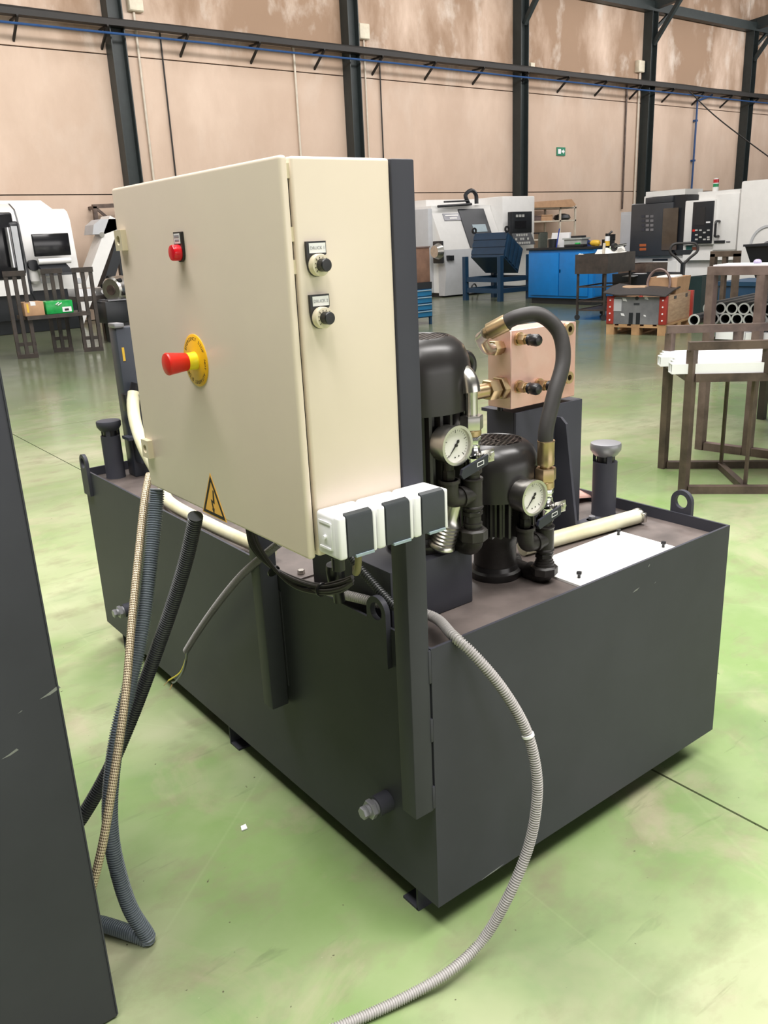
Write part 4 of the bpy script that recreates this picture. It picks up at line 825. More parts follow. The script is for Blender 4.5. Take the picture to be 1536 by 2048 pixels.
for k in range(3): part(cpn, 'switch', B().box(x0+.12+.11*k, x0+.19+.11*k, 14.435, 14.45, z1-.13, z1-.07), m_keys)
x0, x1, _, _, z0, z1 = fb(1026, 466, 1065, 490, 14.4, .1); kb = part(cl, 'key_panel', B().prism([(x0, 14.45, z1), (x1, 14.45, z1), (x1, 14.30, z0), (x0, 14.30, z0)], (0, .12, 0)), m_blk)
for i in range(6):
    for j in range(3):
        if random.random() < .25: continue
        t = (j+.5)/3; part(kb, 'key', B().box(x0+.05+.085*i, x0+.11+.085*i, 14.45-.15*t-.012, 14.45-.15*t, z1-(z1-z0)*t-.03, z1-(z1-z0)*t+.03), m_keys)
hx = sb(866, 482, 886, 527, 13.0, .05); part(cl, 'spindle_opening', B().box(12.99, 13.03, hx[2], hx[3], hx[4], hx[5], .02), m_blk)
pc = at(876, 503, x=12.98); part(cl, 'spindle_nose', B().cyl((12.86, pc.y, pc.z), (13.0, pc.y, pc.z), .14, .2, n=24), m_steel)
part(cl, 'hose', B().tube([at(945, 585, y=14.6), at(944, 572, y=14.55), at(950, 568, y=14.55), at(954, 578, y=14.6), at(956, 588, y=14.65)], .018, 6, .03), m_blk)
for k in range(2):
    x0, x1, _, _, z0, z1 = fb(895+7*k, 511, 899+7*k, 521, 14.64, .02); part(cl, 'vent_slot', B().box(x0, x1, 14.60, 14.68, z0, z1), m_blk)
# ================================================================ DRAWER CABINET AND BROWN BOX BESIDE THE POST
dp = at(848, 650, z=0)
dc = thing('drawer_cabinet', 'blue steel drawer cabinet just right of the grey post', 'cabinet', (dp.x, dp.y+.3, 0))
DX1 = at(865, 640, y=dp.y).x; DX0 = DX1-.55; zd = at(850, 577, y=dp.y).z
part(dc, 'carcass', B().box(DX0, DX1, dp.y, dp.y+.6, .12, zd), m_navy)
nd = 4; h = (zd-.14)/nd
for k in range(nd):
    f = part(dc, 'drawer', B().box(DX0+.015, DX1-.02, dp.y-.02, dp.y, .135+h*k, .135+h*(k+.88), .006), m_blue2); part(f, 'pull', B().box(DX0+.03, DX1-.04, dp.y-.045, dp.y-.02, .135+h*(k+.72), .135+h*(k+.84)), m_lip)
for xx in (DX0+.03, DX1-.03): part(dc, 'leg', B().box(xx-.02, xx+.02, dp.y, dp.y+.04, 0, .12), m_navy)
part(dc, 'dark_top', B().box(DX0-.01, DX1, dp.y-.01, dp.y+.6, zd, zd+.10), m_blk)
zz0, zz1 = zd+.10, at(850, 493, y=dp.y).z
bbx = thing('fibre_box', 'brown box on top of the blue drawer cabinet', 'box', (dp.x, dp.y+.3, zz0)); part(bbx, 'carton', B().box(DX0, DX1-.01, dp.y+.02, dp.y+.55, zz0, zz1-.02, .006), m_brownbox); part(bbx, 'lid', B().box(DX0-.01, DX1, dp.y+.01, dp.y+.56, zz1-.02, zz1), m_rustp)
# ================================================================ NAVY TIPPING SKIP ON STAND
sk = thing('skip_stand', 'navy steel stand under the tilted skip', 'stand', (13.2, 12.95, 0))
L4 = [(12.72, 12.40), (12.72, 13.50), (13.62, 12.40), (13.62, 13.50)]; ztop = at(1003, 512, y=12.4).z; zm = at(1000, 560, y=12.4).z
for x, y in L4: part(sk, 'leg', B().box(x-.05, x+.05, y-.05, y+.05, 0, ztop), m_navy)
for z in (zm, .22):
    for (a, b_) in ((0, 1), (0, 2), (2, 3), (1, 3)): part(sk, 'rail', B().beam((*L4[a], z), (*L4[b_], z), .05, .10), m_navy)
sp_ = thing('tipping_skip', 'navy ribbed tipping skip tilted on its stand', 'skip', (13.1, 12.95, zm))
P4 = [at(u, v, y=12.45) for u, v in ((1015, 464), (1046, 498), (1036, 546), (1007, 514))]
P4i = P4
part(sp_, 'hopper', B().prism(P4i, (0, 1.02, 0)), m_navy)
for k in range(4):
    f0, f1 = .06+.24*k, .06+.24*k+.13
    a = P4[0].lerp(P4[1], f0); b_ = P4[0].lerp(P4[1], f1); c_ = P4[3].lerp(P4[2], f1); d_ = P4[3].lerp(P4[2], f0)
    m_ = .06; part(sp_, 'rib', B().prism([a.lerp(d_, m_), b_.lerp(c_, m_), b_.lerp(c_, 1-m_), a.lerp(d_, 1-m_)], (0, -.035, 0)), m_navy)
for k in range(3):
    a = P4[0].lerp(P4[4-1], .1+.3*k); d_ = P4[0].lerp(P4[3], .1+.3*k+.18); n_ = V((-(a-d_).z, 0, (a-d_).x)).normalized()*(.015); n_ = -n_ if n_.x > 0 else n_
    part(sp_, 'rib', B().prism([a, a+n_, d_+n_, d_], (0, 1.02, 0)), m_navy)
for y in (12.45, 13.47): 
    c_ = P4[0]+V((0, y-12.45, .06)); part(sp_, 'lifting_eye', B().ringplate(circ(c_, .07, X_, Z_, 16), circ(c_, .035, X_, Z_, 16), (0, .03, 0)), m_blk)
# ================================================================ BLUE TOOL CABINET AND WHAT LIES ON IT
BX_, BY0, BY1, BXE = 12.58, 9.78, 11.45, 13.45; zb0 = .12; zbt = at(1120, 495, x=BX_).z
bc = thing('tool_cabinet', 'bright blue steel tool cabinet with a black top', 'cabinet', (13.0, 10.6, 0))
part(bc, 'plinth', B().box(BX_+.05, BXE-.05, BY0+.05, BY1-.05, 0, zb0), m_blk)
part(bc, 'carcass', B().box(BX_, BXE, BY0, BY1, zb0, zbt-.04, .008), m_blue)
ym = (BY0+BY1)/2
for y0, y1 in ((ym+.01, BY1-.08), (BY0+.1, ym-.01)):
    d_ = part(bc, 'door', B().box(BX_-.025, BX_, y0, y1, zb0+.05, zbt-.10, .006), m_blue)
    part(d_, 'latch', B().box(BX_-.035, BX_-.025, ym-.04, ym-.025, .62, .68), m_navy)
part(bc, 'end_frame', B().box(BX_+.05, BXE-.05, BY0-.012, BY0, zb0+.05, zbt-.10, .004), m_blue)
part(bc, 'worktop', B().box(BX_-.04, BXE+.05, BY0-.03, BY1+.03, zbt-.04, zbt), m_blk)
def onbench(px, py0, px1, py1): return sb(px, py0, px1, py1, BX_+.25, .25)
def bench(name, lab, cat, u0, v0, u1, v1, m, kind='box', d=.22, xo=.25, bev=.01):
    x0, x1, y0, y1, z0, z1 = sb(u0, v0, u1, v1, BX_+xo, d); hh = z1-z0; cy, cx = (y0+y1)/2, (x0+x1)/2; y0, y1 = max(y0, BY0), min(y1, BY1)
    t = thing(name, lab, cat, (cx, cy, zbt))
    return t, x0, x1, y0, y1, zbt, zbt+hh, cx, cy
t, x0, x1, y0, y1, z0, z1, cx, cy = bench('waste_bin', 'grey green plastic bin standing on the blue cabinet left end', 'bin', 1064, 461, 1083, 491, None)
part(t, 'body', B().prism([(x0, y0+.03, z0), (x1, y0+.03, z0), (x1, y1-.03, z0), (x0, y1-.03, z0)], (0, 0, z1-z0)), mat('bin_grey_green', (.09, .10, .085), .5)); part(t, 'rim', B().ringplate(rrect((cx, cy, z1-.02), .13, (y1-y0)/2+.01, X_, Y_), rrect((cx, cy, z1-.02), .11, (y1-y0)/2-.02, X_, Y_), (0, 0, .03)), m_blk)
t, x0, x1, y0, y1, z0, z1, cx, cy = bench('document_folder', 'white sheets in an upright folder on the blue cabinet', 'papers', 1093, 462, 1128, 491, None)
part(t, 'sheet', B().prism([(cx, y0, z0), (cx, y1, z0), (cx+.06, y1, z1), (cx+.06, y0, z1)], (.02, 0, 0)), m_paper); part(t, 'backing', B().prism([(cx+.021, y0-.02, z0), (cx+.021, y1+.02, z0), (cx+.081, y1+.02, z1), (cx+.081, y0-.02, z1)], (.01, 0, 0)), m_mgrey)
t, x0, x1, y0, y1, z0, z1, cx, cy = bench('pen_cup', 'black round cup in front of the white sheets', 'cup', 1091, 476, 1105, 493, None, xo=.08)
part(t, 'cup', B().lathe((cx, cy, z0), Z_, [((y1-y0)/2*.9, 0), ((y1-y0)/2, z1-z0), ((y1-y0)/2*.85, z1-z0), ((y1-y0)/2*.8, .02)], 20), m_blk)
p0, p1 = at(1113, 488, x=BX_+.2), at(1119, 457, x=BX_+.22); solo('blue_rod', B().cyl((p0.x, p0.y, zbt), (p1.x, p1.y, p1.z), .012, n=8), mat('rod_blue', (.03, .06, .35), .4), 'thin blue rod leaning against the white sheets', 'rod')
t, x0, x1, y0, y1, z0, z1, cx, cy = bench('storage_tub', 'cloudy plastic tub filled with dark parts on the blue cabinet', 'tub', 1126, 466, 1165, 486, None)
part(t, 'tub', B().prism([(x0, y0+.03, z0), (x1, y0+.03, z0), (x1, y1-.03, z0), (x0, y1-.03, z0)], (0, 0, z1-z0-.03)).box(x0-.02, x1+.02, y0, y1, z1-.05, z1-.02), m_clear); part(t, 'contents', B().box(x0+.03, x1-.03, y0+.06, cy+.08, z1-.02, z1+.02, .012), m_blk)
t, x0, x1, y0, y1, z0, z1, cx, cy = bench('cordless_drill', 'yellow cordless drill lying on the blue cabinet', 'drill', 1170, 472, 1203, 488, None, xo=.06)
part(t, 'motor_case', B().lathe((cx, y0, z0+.06), Y_, [(.03, 0), (.055, .03), (.058, .16), (.04, .2), (.025, (y1-y0)*.75)], 16), m_yell3); part(t, 'grip', B().box(cx-.03, cx+.03, y0+.02, y0+.10, z0, z0+.07, .015), m_yell3); part(t, 'chuck', B().cyl((cx, y0+(y1-y0)*.75, z0+.06), (cx, y1, z0+.06), .022, n=12), m_blk)
t, x0, x1, y0, y1, z0, z1, cx, cy = bench('spray_can', 'yellow and white spray can with black cap on the blue cabinet', 'spray can', 1203, 463, 1212, 488, None, xo=.1)
R_ = (y1-y0)/2; part(t, 'can', B().cyl((cx, cy, z0), (cx, cy, z0+(z1-z0)*.4), R_), m_yell3); part(t, 'upper_can', B().cyl((cx, cy, z0+(z1-z0)*.4), (cx, cy, z0+(z1-z0)*.78), R_), m_paper); part(t, 'cap', B().cyl((cx, cy, z0+(z1-z0)*.78), (cx, cy, z1), R_*.85), m_black)
t, x0, x1, y0, y1, z0, z1, cx, cy = bench('tool_case', 'open black tool case at the right end of the blue cabinet', 'case', 1214, 466, 1240, 488, None)
part(t, 'case', B().box(x0, x1, y0, y1, z0, z0+(z1-z0)*.55, .012), m_blk); part(t, 'lid', B().box(x1-.02, x1+.02, y0, y1, z0+(z1-z0)*.5, z1, .01), m_blk); part(t, 'hose', B().tube([(cx, y0, z0+.1), (cx, y0-.05, z0+.2), (cx+.05, y0-.10, z0+.26)], .02, 8, .03), m_blk)
t, x0, x1, y0, y1, z0, z1, cx, cy = bench('blue_clamp', 'dark blue clamp tool leaning behind the yellow drill', 'clamp', 1166, 465, 1180, 478, None, xo=.3)
part(t, 'jaw', B().prism([(cx, y0, z0), (cx, y1, z0), (cx, y1-.03, z1)], (.04, 0, 0)), mat('clamp_blue', (.02, .04, .16), .4)); part(t, 'bar', B().beam((cx, y0, z1-.02), (cx, y0-.12, z0+.02), .02), m_rust)
t, x0, x1, y0, y1, z0, z1, cx, cy = bench('parts_tray', 'low black tray of small parts in front of the tub', 'tray', 1128, 484, 1165, 491, None, xo=.03)
part(t, 'tray', B().box(x0, x0+.15, y0, y1, z0, z0+.05, .008), m_blk); part(t, 'green_part', B().box(x0+.03, x0+.09, y0+.12, y0+.22, z0+.05, z0+.08, .01), m_green)
# ================================================================ SHELF AT THE WALL
SY = 16.9
sh = thing('wall_shelf', 'thin steel shelving unit against the wall behind the tool cabinet', 'shelf', (19, SY+.3, 0))
sx0, sx1 = at(1062, 440, y=SY).x, at(1150, 440, y=SY).x; zs_ = [at(1100, v, y=SY).z for v in (415, 441)]; zs_ += [zs_[1]-(zs_[0]-zs_[1])*1.4, .25]
xm = at(1120, 440, y=SY).x
for x in (sx0, xm, sx1):
    for y in (SY, SY+.6): part(sh, 'upright', B().box(x-.03, x+.03, y-.02, y+.02, 0, zs_[0]+.05), m_cond)
for z in zs_: part(sh, 'shelf_board', B().box(sx0-.03, sx1+.03, SY-.02, SY+.62, z-.04, z), m_cond)
x0, x1, _, _, z0, z1 = fb(1053, 406, 1147, 415, SY, .5); solo('folded_board', B().prism([(x0, SY-.1, zs_[0]), (x0+.25, SY-.1, zs_[0]+.16), (x1-.2, SY-.1, zs_[0]+.22), (x1, SY-.1, zs_[0]+.05), (x1-.2, SY-.1, zs_[0]+.0)], (0, .7, 0)), m_card, 'brown folded cardboard lying on the top shelf', 'cardboard')
for (u0, u1, v0, mm, nm, lab) in ((1062, 1084, 430, m_rustp, 'storage_box', 'dark brown box on the left of the middle shelf'), (1084, 1107, 429, m_card, 'storage_box', 'orange cardboard box in the middle of the wall shelf'), (1123, 1145, 435, m_blk, 'dark_sack', 'black lumpy bag on the right of the wall shelf')):
    x0, x1, _, _, z0, z1 = fb(u0, v0, u1, 441, SY, .4); t = thing(nm, lab, 'box' if nm != 'dark_sack' else 'bag', ((x0+x1)/2, SY+.2, zs_[1]))
    if nm == 'dark_sack': part(t, 'bag', B().lathe(((x0+x1)/2, SY+.2, zs_[1]), Z_, [(.2, 0), (.27, .06), (.22, .15), (.08, .19)], 12), mm)
    else: part(t, 'carton', B().box(x0, x1-.02, SY+.02, SY+.45, zs_[1], zs_[1]+z1-z0, .006), mm); part(t, 'flap', B().box(x0, x1-.02, SY+.005, SY+.02, zs_[1]+(z1-z0)*.8, zs_[1]+z1-z0), mm)
# ================================================================ BLACK PARTS CART
q0, q1 = at(1154, 640, z=0), at(1205, 637, z=0); zt0 = zat(q0.x, q0.y, 548); zt1 = zat(q0.x, q0.y, 509)
ct = thing('parts_cart', 'black wheeled steel cart with a deep tray in front of the blue cabinet', 'cart', (11.2, 8.3, 0))
U = V((.10, -.42, 0)).normalized(); W_ = V((.97, .23, 0)).normalized(); q0 = V((q0.x, q0.y, 0)); c4 = [q0, q0+U*.47, q0+W_*.95, q0+W_*.95+U*.47]
for c in c4:
    l = part(ct, 'leg', B().beam(c+V((0, 0, .09)), c+V((0, 0, zt0)), .03), m_darkst); part(l, 'caster', B().cyl(c+V((-.012, -.01, .045)), c+V((.012, .01, .045)), .045, n=14), m_blk)
for z in (.16, .30, zt0*.72):
    for a, b_ in ((0, 1), (0, 2), (1, 3), (2, 3)): part(ct, 'rail', B().beam(c4[a]+V((0, 0, z)), c4[b_]+V((0, 0, z)), .022), m_darkst)
part(ct, 'lower_shelf', B().prism([c4[0]+V((0, 0, .15)), c4[1]+V((0, 0, .15)), c4[3]+V((0, 0, .15)), c4[2]+V((0, 0, .15))], (0, 0, .01)), m_darkst)
tc4 = [q0-U*.04-W_*.04, q0+U*.52-W_*.04, q0+U*.52+W_*1.02, q0-U*.04+W_*1.02]
def inset(ps, d): c = sum(ps, V())/4; return [p+(c-p).normalized()*d for p in ps]
b = B(); b.loft([[p+V((0, 0, zt0)) for p in tc4], [p+V((0, 0, zt1)) for p in tc4], [p+V((0, 0, zt1)) for p in inset(tc4, .03)], [p+V((0, 0, zt1-.045)) for p in inset(tc4, .03)]]); part(ct, 'tray', b, m_darkst)
part(ct, 'side_plate', B().prism([q0+U*.3+W_*1.03+V((0, 0, .62)), q0+U*.5+W_*1.03+V((0, 0, .62)), q0+U*.5+W_*1.6+V((0, 0, .64)), q0+U*.3+W_*1.6+V((0, 0, .64))], (0, 0, .012)), m_mgrey)
def rag(name, lab, u, v, sx, sy, sz, m, k=0):
    p = q0+U*u+W_*v; b = bmesh.new(); bmesh.ops.create_icosphere(b, subdivisions=3, radius=1)
    for vv in b.verts:
        n = 1+.22*math.sin(5*vv.co.x+k)+.18*math.sin(7*vv.co.y+2*k)+.12*math.sin(9*vv.co.z+k); vv.co = V((p.x+vv.co.x*sx*n, p.y+vv.co.y*sy*n, zt1-.02+max(-.024, vv.co.z*sz*n)))
    return solo(name, B().merge(b), m, lab, 'cloth')
rag('cleaning_rag', 'crumpled white rag in the middle of the cart tray', .26, .42, .17, .16, .08, m_cloth, 1)
rag('cleaning_rag', 'white rag hanging over the right end of the cart tray', .28, .86, .13, .16, .11, m_cloth, 2)
rag('cleaning_rag', 'small pale cloth on the left corner of the cart tray', .03, .02, .045, .055, .03, m_cloth, 3)
rag('green_cloth', 'light green cloth lying on top of the white rag', .20, .84, .06, .07, .12, m_green, 4)
p = q0+U*.40+W_*.40; t = thing('hose_nozzle', 'black nozzle with chrome end lying in the cart tray', 'nozzle', (p.x, p.y, zt1)); part(t, 'ring', B().ringplate(circ((p.x, p.y, zt1+.09), .06, X_, Z_, 16), circ((p.x, p.y, zt1+.09), .03, X_, Z_, 16), (0, -.05, 0)), m_black); part(t, 'stem', B().cyl((p.x+.02, p.y-.03, zt1+.1), (p.x+.25, p.y-.06, zt1+.12), .02, n=10), m_chrome)
p = q0+U*.40+W_*.05; solo('wooden_stick', B().cyl((p.x, p.y, zt1-.044), (p.x+.02, p.y, zt1+.16), .022, n=8), m_cond, 'pale upright stick standing in the cart tray', 'stick')
# ================================================================ PALLET BOX
pO = at(1330, 672, z=0); ang = math.radians(15.5)
pb = thing('pallet', 'wooden pallet carrying the grey and red collar box', 'pallet', (pO.x, pO.y, 0), ang)
PL, PWd = 1.12, .83
for y in (0, .36, .72):
    for x in (0, .49, .98): part(pb, 'block', B().box(x, x+.14, y, y+.11, .02, .10), m_pallet, local=True)
    part(pb, 'bottom_board', B().box(0, PL, y, y+.11, 0, .02), m_pallet, local=True)
for x in (0, .49, .98): part(pb, 'stringer_board', B().box(x, x+.14, 0, PWd, .10, .122), m_pallet, local=True)
for k in range(5): part(pb, 'deck_board', B().box(0, PL, .0+.178*k, .12+.178*k, .122, .144), m_pallet, local=True)
MB_ = M.Translation((pO.x, pO.y, 0)) @ M.Rotation(ang, 4, 'Z')
hx_ = zat(pO.x, pO.y, 593)
bx = thing('collar_box', 'grey sheet and pale wood crate with red corner posts on the pallet', 'crate', (pO.x, pO.y, .144), ang); ROOT[bx.name] = MB_; bx.location = (pO.x, pO.y, 0)
for y in (.03, PWd-.06): part(bx, 'long_board', B().box(.03, PL-.03, y, y+.03, .146, hx_, .003), m_wood, local=True)
part(bx, 'front_sheet', B().box(.0, .03, .06, PWd-.06, .146, hx_-.01), m_gplate, local=True); part(bx, 'rear_board', B().box(PL-.03, PL, .06, PWd-.06, .146, hx_), m_wood, local=True)
for x in (-.012, PL-.06):
    for y in (-.002, PWd-.10):
        cn = part(bx, 'corner_post', B().box(x, x+.07, y, y+.10, .146, hx_+.005, .004), m_redp, local=True)
        if x < 0:
            for k in range(4): part(cn, 'rivet', B().cyl((x-.006, y+.05, .2+k*(hx_-.25)/3), (x, y+.05, .2+k*(hx_-.25)/3), .011, n=10), m_paper, local=True)
for y in (.355, .455): part(bx, 'slot', B().box(-.006, .002, y, y+.055, .15, .30), m_blk, local=True)
part(bx, 'label_holder', B().box(-.008, .001, .62, .75, .32, .48), m_mgrey, local=True)
for (y, z, s) in ((.58, .47, .035), (.28, .49, .03), (.60, .27, .03), (.29, .26, .018)): part(bx, 'paint_scuff', B().prism([(-.003, y-s, z-s*.6), (-.003, y+s*.7, z-s*.3), (-.003, y+s, z+s*.8), (-.003, y-s*.4, z+s*.6)], (.003, 0, 0)), m_paper, local=True)
part(bx, 'stamp', B().cyl((-.003, .41, .49), (0, .41, .49), .025, n=14).box(-.003, 0, .37, .45, .40, .43), m_mdark, local=True)
part(bx, 'hand_slot', B().box(.36, .46, .027, .031, hx_-.06, hx_-.02), m_blk, local=True); part(bx, 'hand_slot', B().box(.84, .93, .027, .031, hx_-.07, hx_-.02), m_blk, local=True)
def onbox(name, lab, cat): o = thing(name, lab, cat, (pO.x, pO.y, hx_), ang); o.location = (pO.x, pO.y, 0); ROOT[o.name] = MB_; return o
rm = onbox('rubber_mat', 'curved black rubber mat laid over the crate front', 'mat')
n = 14; rings = []
for k in range(n+1):
    f = k/n; y_ = .0+.86*f; zc_ = hx_+.010+.025*math.sin(PI*f)+.05*max(0, f-.75)*4; xf = -.06-.03*math.sin(PI*f*.8)
    rings.append([V((xf, y_, zc_)), V((xf+.3, y_, zc_+.06)), V((xf+.58, y_, zc_+.085)), V((xf+.58, y_, zc_+.069)), V((xf+.3, y_, zc_+.044)), V((xf, y_, zc_-.014))])
part(rm, 'mat', B().loft(rings), m_rubber, local=True)
pc_ = thing('carton', 'open brown carton standing on the crate', 'box', (pO.x, pO.y, hx_), ang); pc_.location = (pO.x, pO.y, 0); ROOT[pc_.name] = MB_
part(pc_, 'wall', B().loft([[V((.42, .03, hx_)), V((.95, .03, hx_)), V((.95, .40, hx_)), V((.42, .40, hx_))], [V((.40, .01, hx_+.22)), V((.97, .01, hx_+.22)), V((.97, .42, hx_+.22)), V((.40, .42, hx_+.22))], [V((.43, .03, hx_+.22)), V((.94, .03, hx_+.22)), V((.94, .39, hx_+.22)), V((.43, .39, hx_+.22))], [V((.44, .05, hx_+.03)), V((.93, .05, hx_+.03)), V((.93, .38, hx_+.03)), V((.44, .38, hx_+.03))]]), m_card, local=True)
part(pc_, 'packing_paper', B().box(.5, .88, .08, .35, hx_+.05, hx_+.235, .03), m_cloth, local=True)
wb = onbox('wood_offcut', 'pale wooden offcut lying across the crate behind the mat', 'wood'); part(wb, 'block', B().box(.25, .40, .40, .72, hx_+.002, hx_+.12, .006), m_wood, local=True); part(wb, 'hole', B().cyl((.246, .62, hx_+.06), (.26, .62, hx_+.06), .025, n=14), m_rust, local=True)
hr = onbox('hose_ring', 'grey hose bent into a tall loop in front of the carton', 'hose'); part(hr, 'loop', B().tube([(.36+.02*math.sin(t), .25-.155*math.cos(t), hx_+.16-.02+.19*math.sin(t)) for t in [-.5+(PI+1.0)*k/16 for k in range(17)]], .018, 10, .03), m_rustp, local=True)
# pallet truck handle
ph = at(1343, 640, z=0); hz = [zat(ph.x+.9, ph.y+.45, v) for v in (488, 500, 525, 560)]; hc = V((ph.x+.9, ph.y+.45, 0))
pj = thing('pallet_truck', 'black pallet truck with loop handle standing behind the crate', 'pallet truck', tuple(hc))
e = V((.6, -.8, 0))
part(pj, 'drawbar', B().beam(hc+V((0, 0, .15)), hc+V((0, 0, hz[2])), .055), m_blk)
part(pj, 'handle_loop', B().tube([hc+V((0, 0, hz[2]-.03)), hc+e*.10+V((0, 0, hz[2]+.07)), hc+e*.21+V((0, 0, hz[1]-.02)), hc+e*.17+V((0, 0, hz[0])), hc+V((0, 0, hz[0]+.01)), hc-e*.17+V((0, 0, hz[0])), hc-e*.21+V((0, 0, hz[1]-.02)), hc-e*.10+V((0, 0, hz[2]+.07)), hc+V((0, 0, hz[2]-.03))], .022, 10, .03), m_rubber)
part(pj, 'grip_shield', B().prism([hc+e*.10+V((0, 0, hz[2]+.12)), hc+e*.15+V((0, 0, hz[1])), hc-e*.15+V((0, 0, hz[1])), hc-e*.10+V((0, 0, hz[2]+.12))], (.03, .04, 0)), m_blk)
part(pj, 'pump_unit', B().box(hc.x-.12, hc.x+.12, hc.y-.12, hc.y+.12, .08, .42, .03), m_blk); part(pj, 'wheel', B().cyl(hc+V((-.09, -.06, .09)), hc+V((.09, .06, .09)), .09), m_blk)
# dark bins behind the crate
for (u0, v0, u1, v1, X0, mm, nm, lab) in ((1228, 548, 1315, 610, 11.6, m_blk, 'chip_bin', 'low black chip bin behind the crate'), (1378, 553, 1402, 636, 11.4, mat('dark_teal', (.012, .03, .032), .5), 'oil_drum_box', 'dark teal box right of the carton'), (1240, 528, 1292, 562, 12.2, m_rust, 'steel_trough', 'brown steel trough behind the crate')):
    x0, x1, y0, y1, z0, z1 = sb(u0, v0, u1, v1, X0, .6); t = thing(nm, lab, 'bin', (X0+.3, (y0+y1)/2, 0))
    part(t, 'wall', B().loft([[V((X0, y0, .04)), V((X0+.6, y0, .04)), V((X0+.6, y1, .04)), V((X0, y1, .04))], [V((X0-.04, y0-.02, z1)), V((X0+.6, y0-.02, z1)), V((X0+.6, y1+.02, z1)), V((X0-.04, y1+.02, z1))], [V((X0, y0+.01, z1)), V((X0+.57, y0+.01, z1)), V((X0+.57, y1-.01, z1)), V((X0, y1-.01, z1))], [V((X0+.03, y0+.03, .1)), V((X0+.57, y0+.03, .1)), V((X0+.57, y1-.03, .1)), V((X0+.03, y1-.03, .1))]]), mm)
    for yy in (y0+.05, y1-.05): part(t, 'skid', B().box(X0+.05, X0+.55, yy-.03, yy+.03, 0, .04), mm)
# ================================================================ RIGHT LATHE
RX = 14.0
rl = thing('machining_centre', 'large white lathe with dark grey door and signal beacon at the right', 'lathe', (14.9, 8.3, 0))
def S(name, u0, v0, u1, v1, x, d, m, par=rl, bev=0): return part(par, name, B().box(*sb(u0, v0, u1, v1, x, d), bev), m)
ya, yb_, yc_ = at(1262, 450, x=RX).y, at(1365, 450, x=RX).y, 5.2
part(rl, 'base', B().box(RX+.10, RX+1.7, yc_, ya-.05, .0, .86, .02), m_wht)
part(rl, 'rear_housing', B().box(RX+.45, RX+1.75, yc_, ya+.05, .86, 2.0, .02), m_wht)
part(rl, 'top_rail', B().box(RX+.02, RX+.6, yb_, at(1290, 400, x=RX).y, 1.96, 2.06), m_wht)
part(rl, 'side_pillar', B().box(RX+.1, RX+.6, ya, ya+.07, .3, 1.86), m_mgrey)
x0, x1, y0, y1, z0, z1 = sb(1262, 407, 1340, 512, RX, .3); dr = part(rl, 'sliding_door', B().box(RX-.02, RX+.4, at(1345, 450, x=RX).y, ya, .86, 1.84, .02), m_mdark)
part(dr, 'door_top', B().box(RX-.02, RX+.4, at(1345, 420, x=RX).y, at(1292, 400, x=RX).y, 1.84, 1.95, .01), m_mdark)
x0, x1, y0, y1, z0, z1 = sb(1325, 416, 1362, 500, RX-.03, .02); part(rl, 'door_window', B().box(RX-.035, RX-.02, y0+.08, y1, z0, z1), mat('tinted_window', (.10, .075, .055), .12))
part(rl, 'doorway', B().box(RX+.02, RX+.5, at(1372, 430, x=RX).y, at(1335, 430, x=RX).y, .9, 1.95), m_blk)
for i in range(4):
    for j in range(3):
        x0, x1, y0, y1, z0, z1 = sb(1283+9*j, 430+9*i, 1289+9*j, 435+9*i, RX-.02, .01); part(dr, 'vent_louvre', B().box(RX-.026, RX-.02, y0, y1, z0, z1), m_gplate if j else m_paint)
for v in (488, 496): S('warning_label', 1279, v, 1292, v+5, RX-.025, .006, mat('orange_label', (.45, .12, .04), .5), dr)
S('control_column', 1368, 400, 1428, 490, RX-.10, .5, m_wht, bev=.02)
S('front_panel', 1366, 490, 1470, 520, RX-.02, .4, m_wht); S('body_panel', 1428, 388, 1475, 500, RX-.04, .5, m_wht, bev=.01)
part(rl, 'large_housing', B().box(RX-.10, RX+1.8, yc_-1.5, at(1476, 450, x=RX-.1).y, .0, 2.10, .03), m_wht)
S('upper_housing', 1398, 382, 1480, 400, RX+.05, .6, m_wht)
cp_ = S('control_screen', 1384, 403, 1425, 487, RX-.13, .03, m_blk, bev=.005)
for i in range(5):
    for j in range(4):
        if random.random() < .2: continue
        x0, x1, y0, y1, z0, z1 = sb(1390+8*j, 459+4.6*i, 1395+8*j, 462+4.6*i, RX-.14, .01); part(cp_, 'key', B().box(x0, x1, y0, y1, z0, z1), m_keys)
S('red_key', 1385, 459, 1390, 463, RX-.14, .01, m_red, cp_); S('status_lamp', 1412, 443, 1420, 446, RX-.14, .01, m_paper, cp_)
S('display', 1390, 415, 1410, 450, RX-.135, .005, m_screen, cp_)
h0, h1 = at(1430, 443, x=RX-.2), at(1428, 473, x=RX-.2); part(rl, 'handle', B().tube([V((RX-.05, h0.y, h0.z)), V((RX-.16, h0.y, h0.z)), V((RX-.17, h0.y, h0.z-.05)), V((RX-.17, h0.y, h1.z+.05)), V((RX-.16, h0.y, h1.z)), V((RX-.05, h0.y, h1.z))], .022, 8, .03), m_black)
S('logo_plate', 1428, 481, 1449, 486, RX-.06, .02, m_blk); S('brand_print', 1452, 482, 1460, 485, RX-.05, .012, m_gplate)
S('warning_label', 1384, 494, 1398, 500, RX-.03, .01, mat('brown_label', (.25, .08, .05), .5)); S('warning_label', 1372, 491, 1384, 500, RX-.03, .01, mat('teal_label', (.02, .12, .11), .5))
S('base_recess', 1305, 518, 1335, 522, RX+.09, .02, m_blk); S('base_door', 1305, 522, 1352, 556, RX+.08, .04, m_wht)
pb_ = at(1430, 395, x=RX+.2); bz = [at(1430, v, x=RX+.2).z for v in (395, 374, 370, 366, 359)]
bn = part(rl, 'beacon_pole', B().cyl((RX+.2, pb_.y, 1.95), (RX+.2, pb_.y, bz[1]), .055, n=16), m_wht)
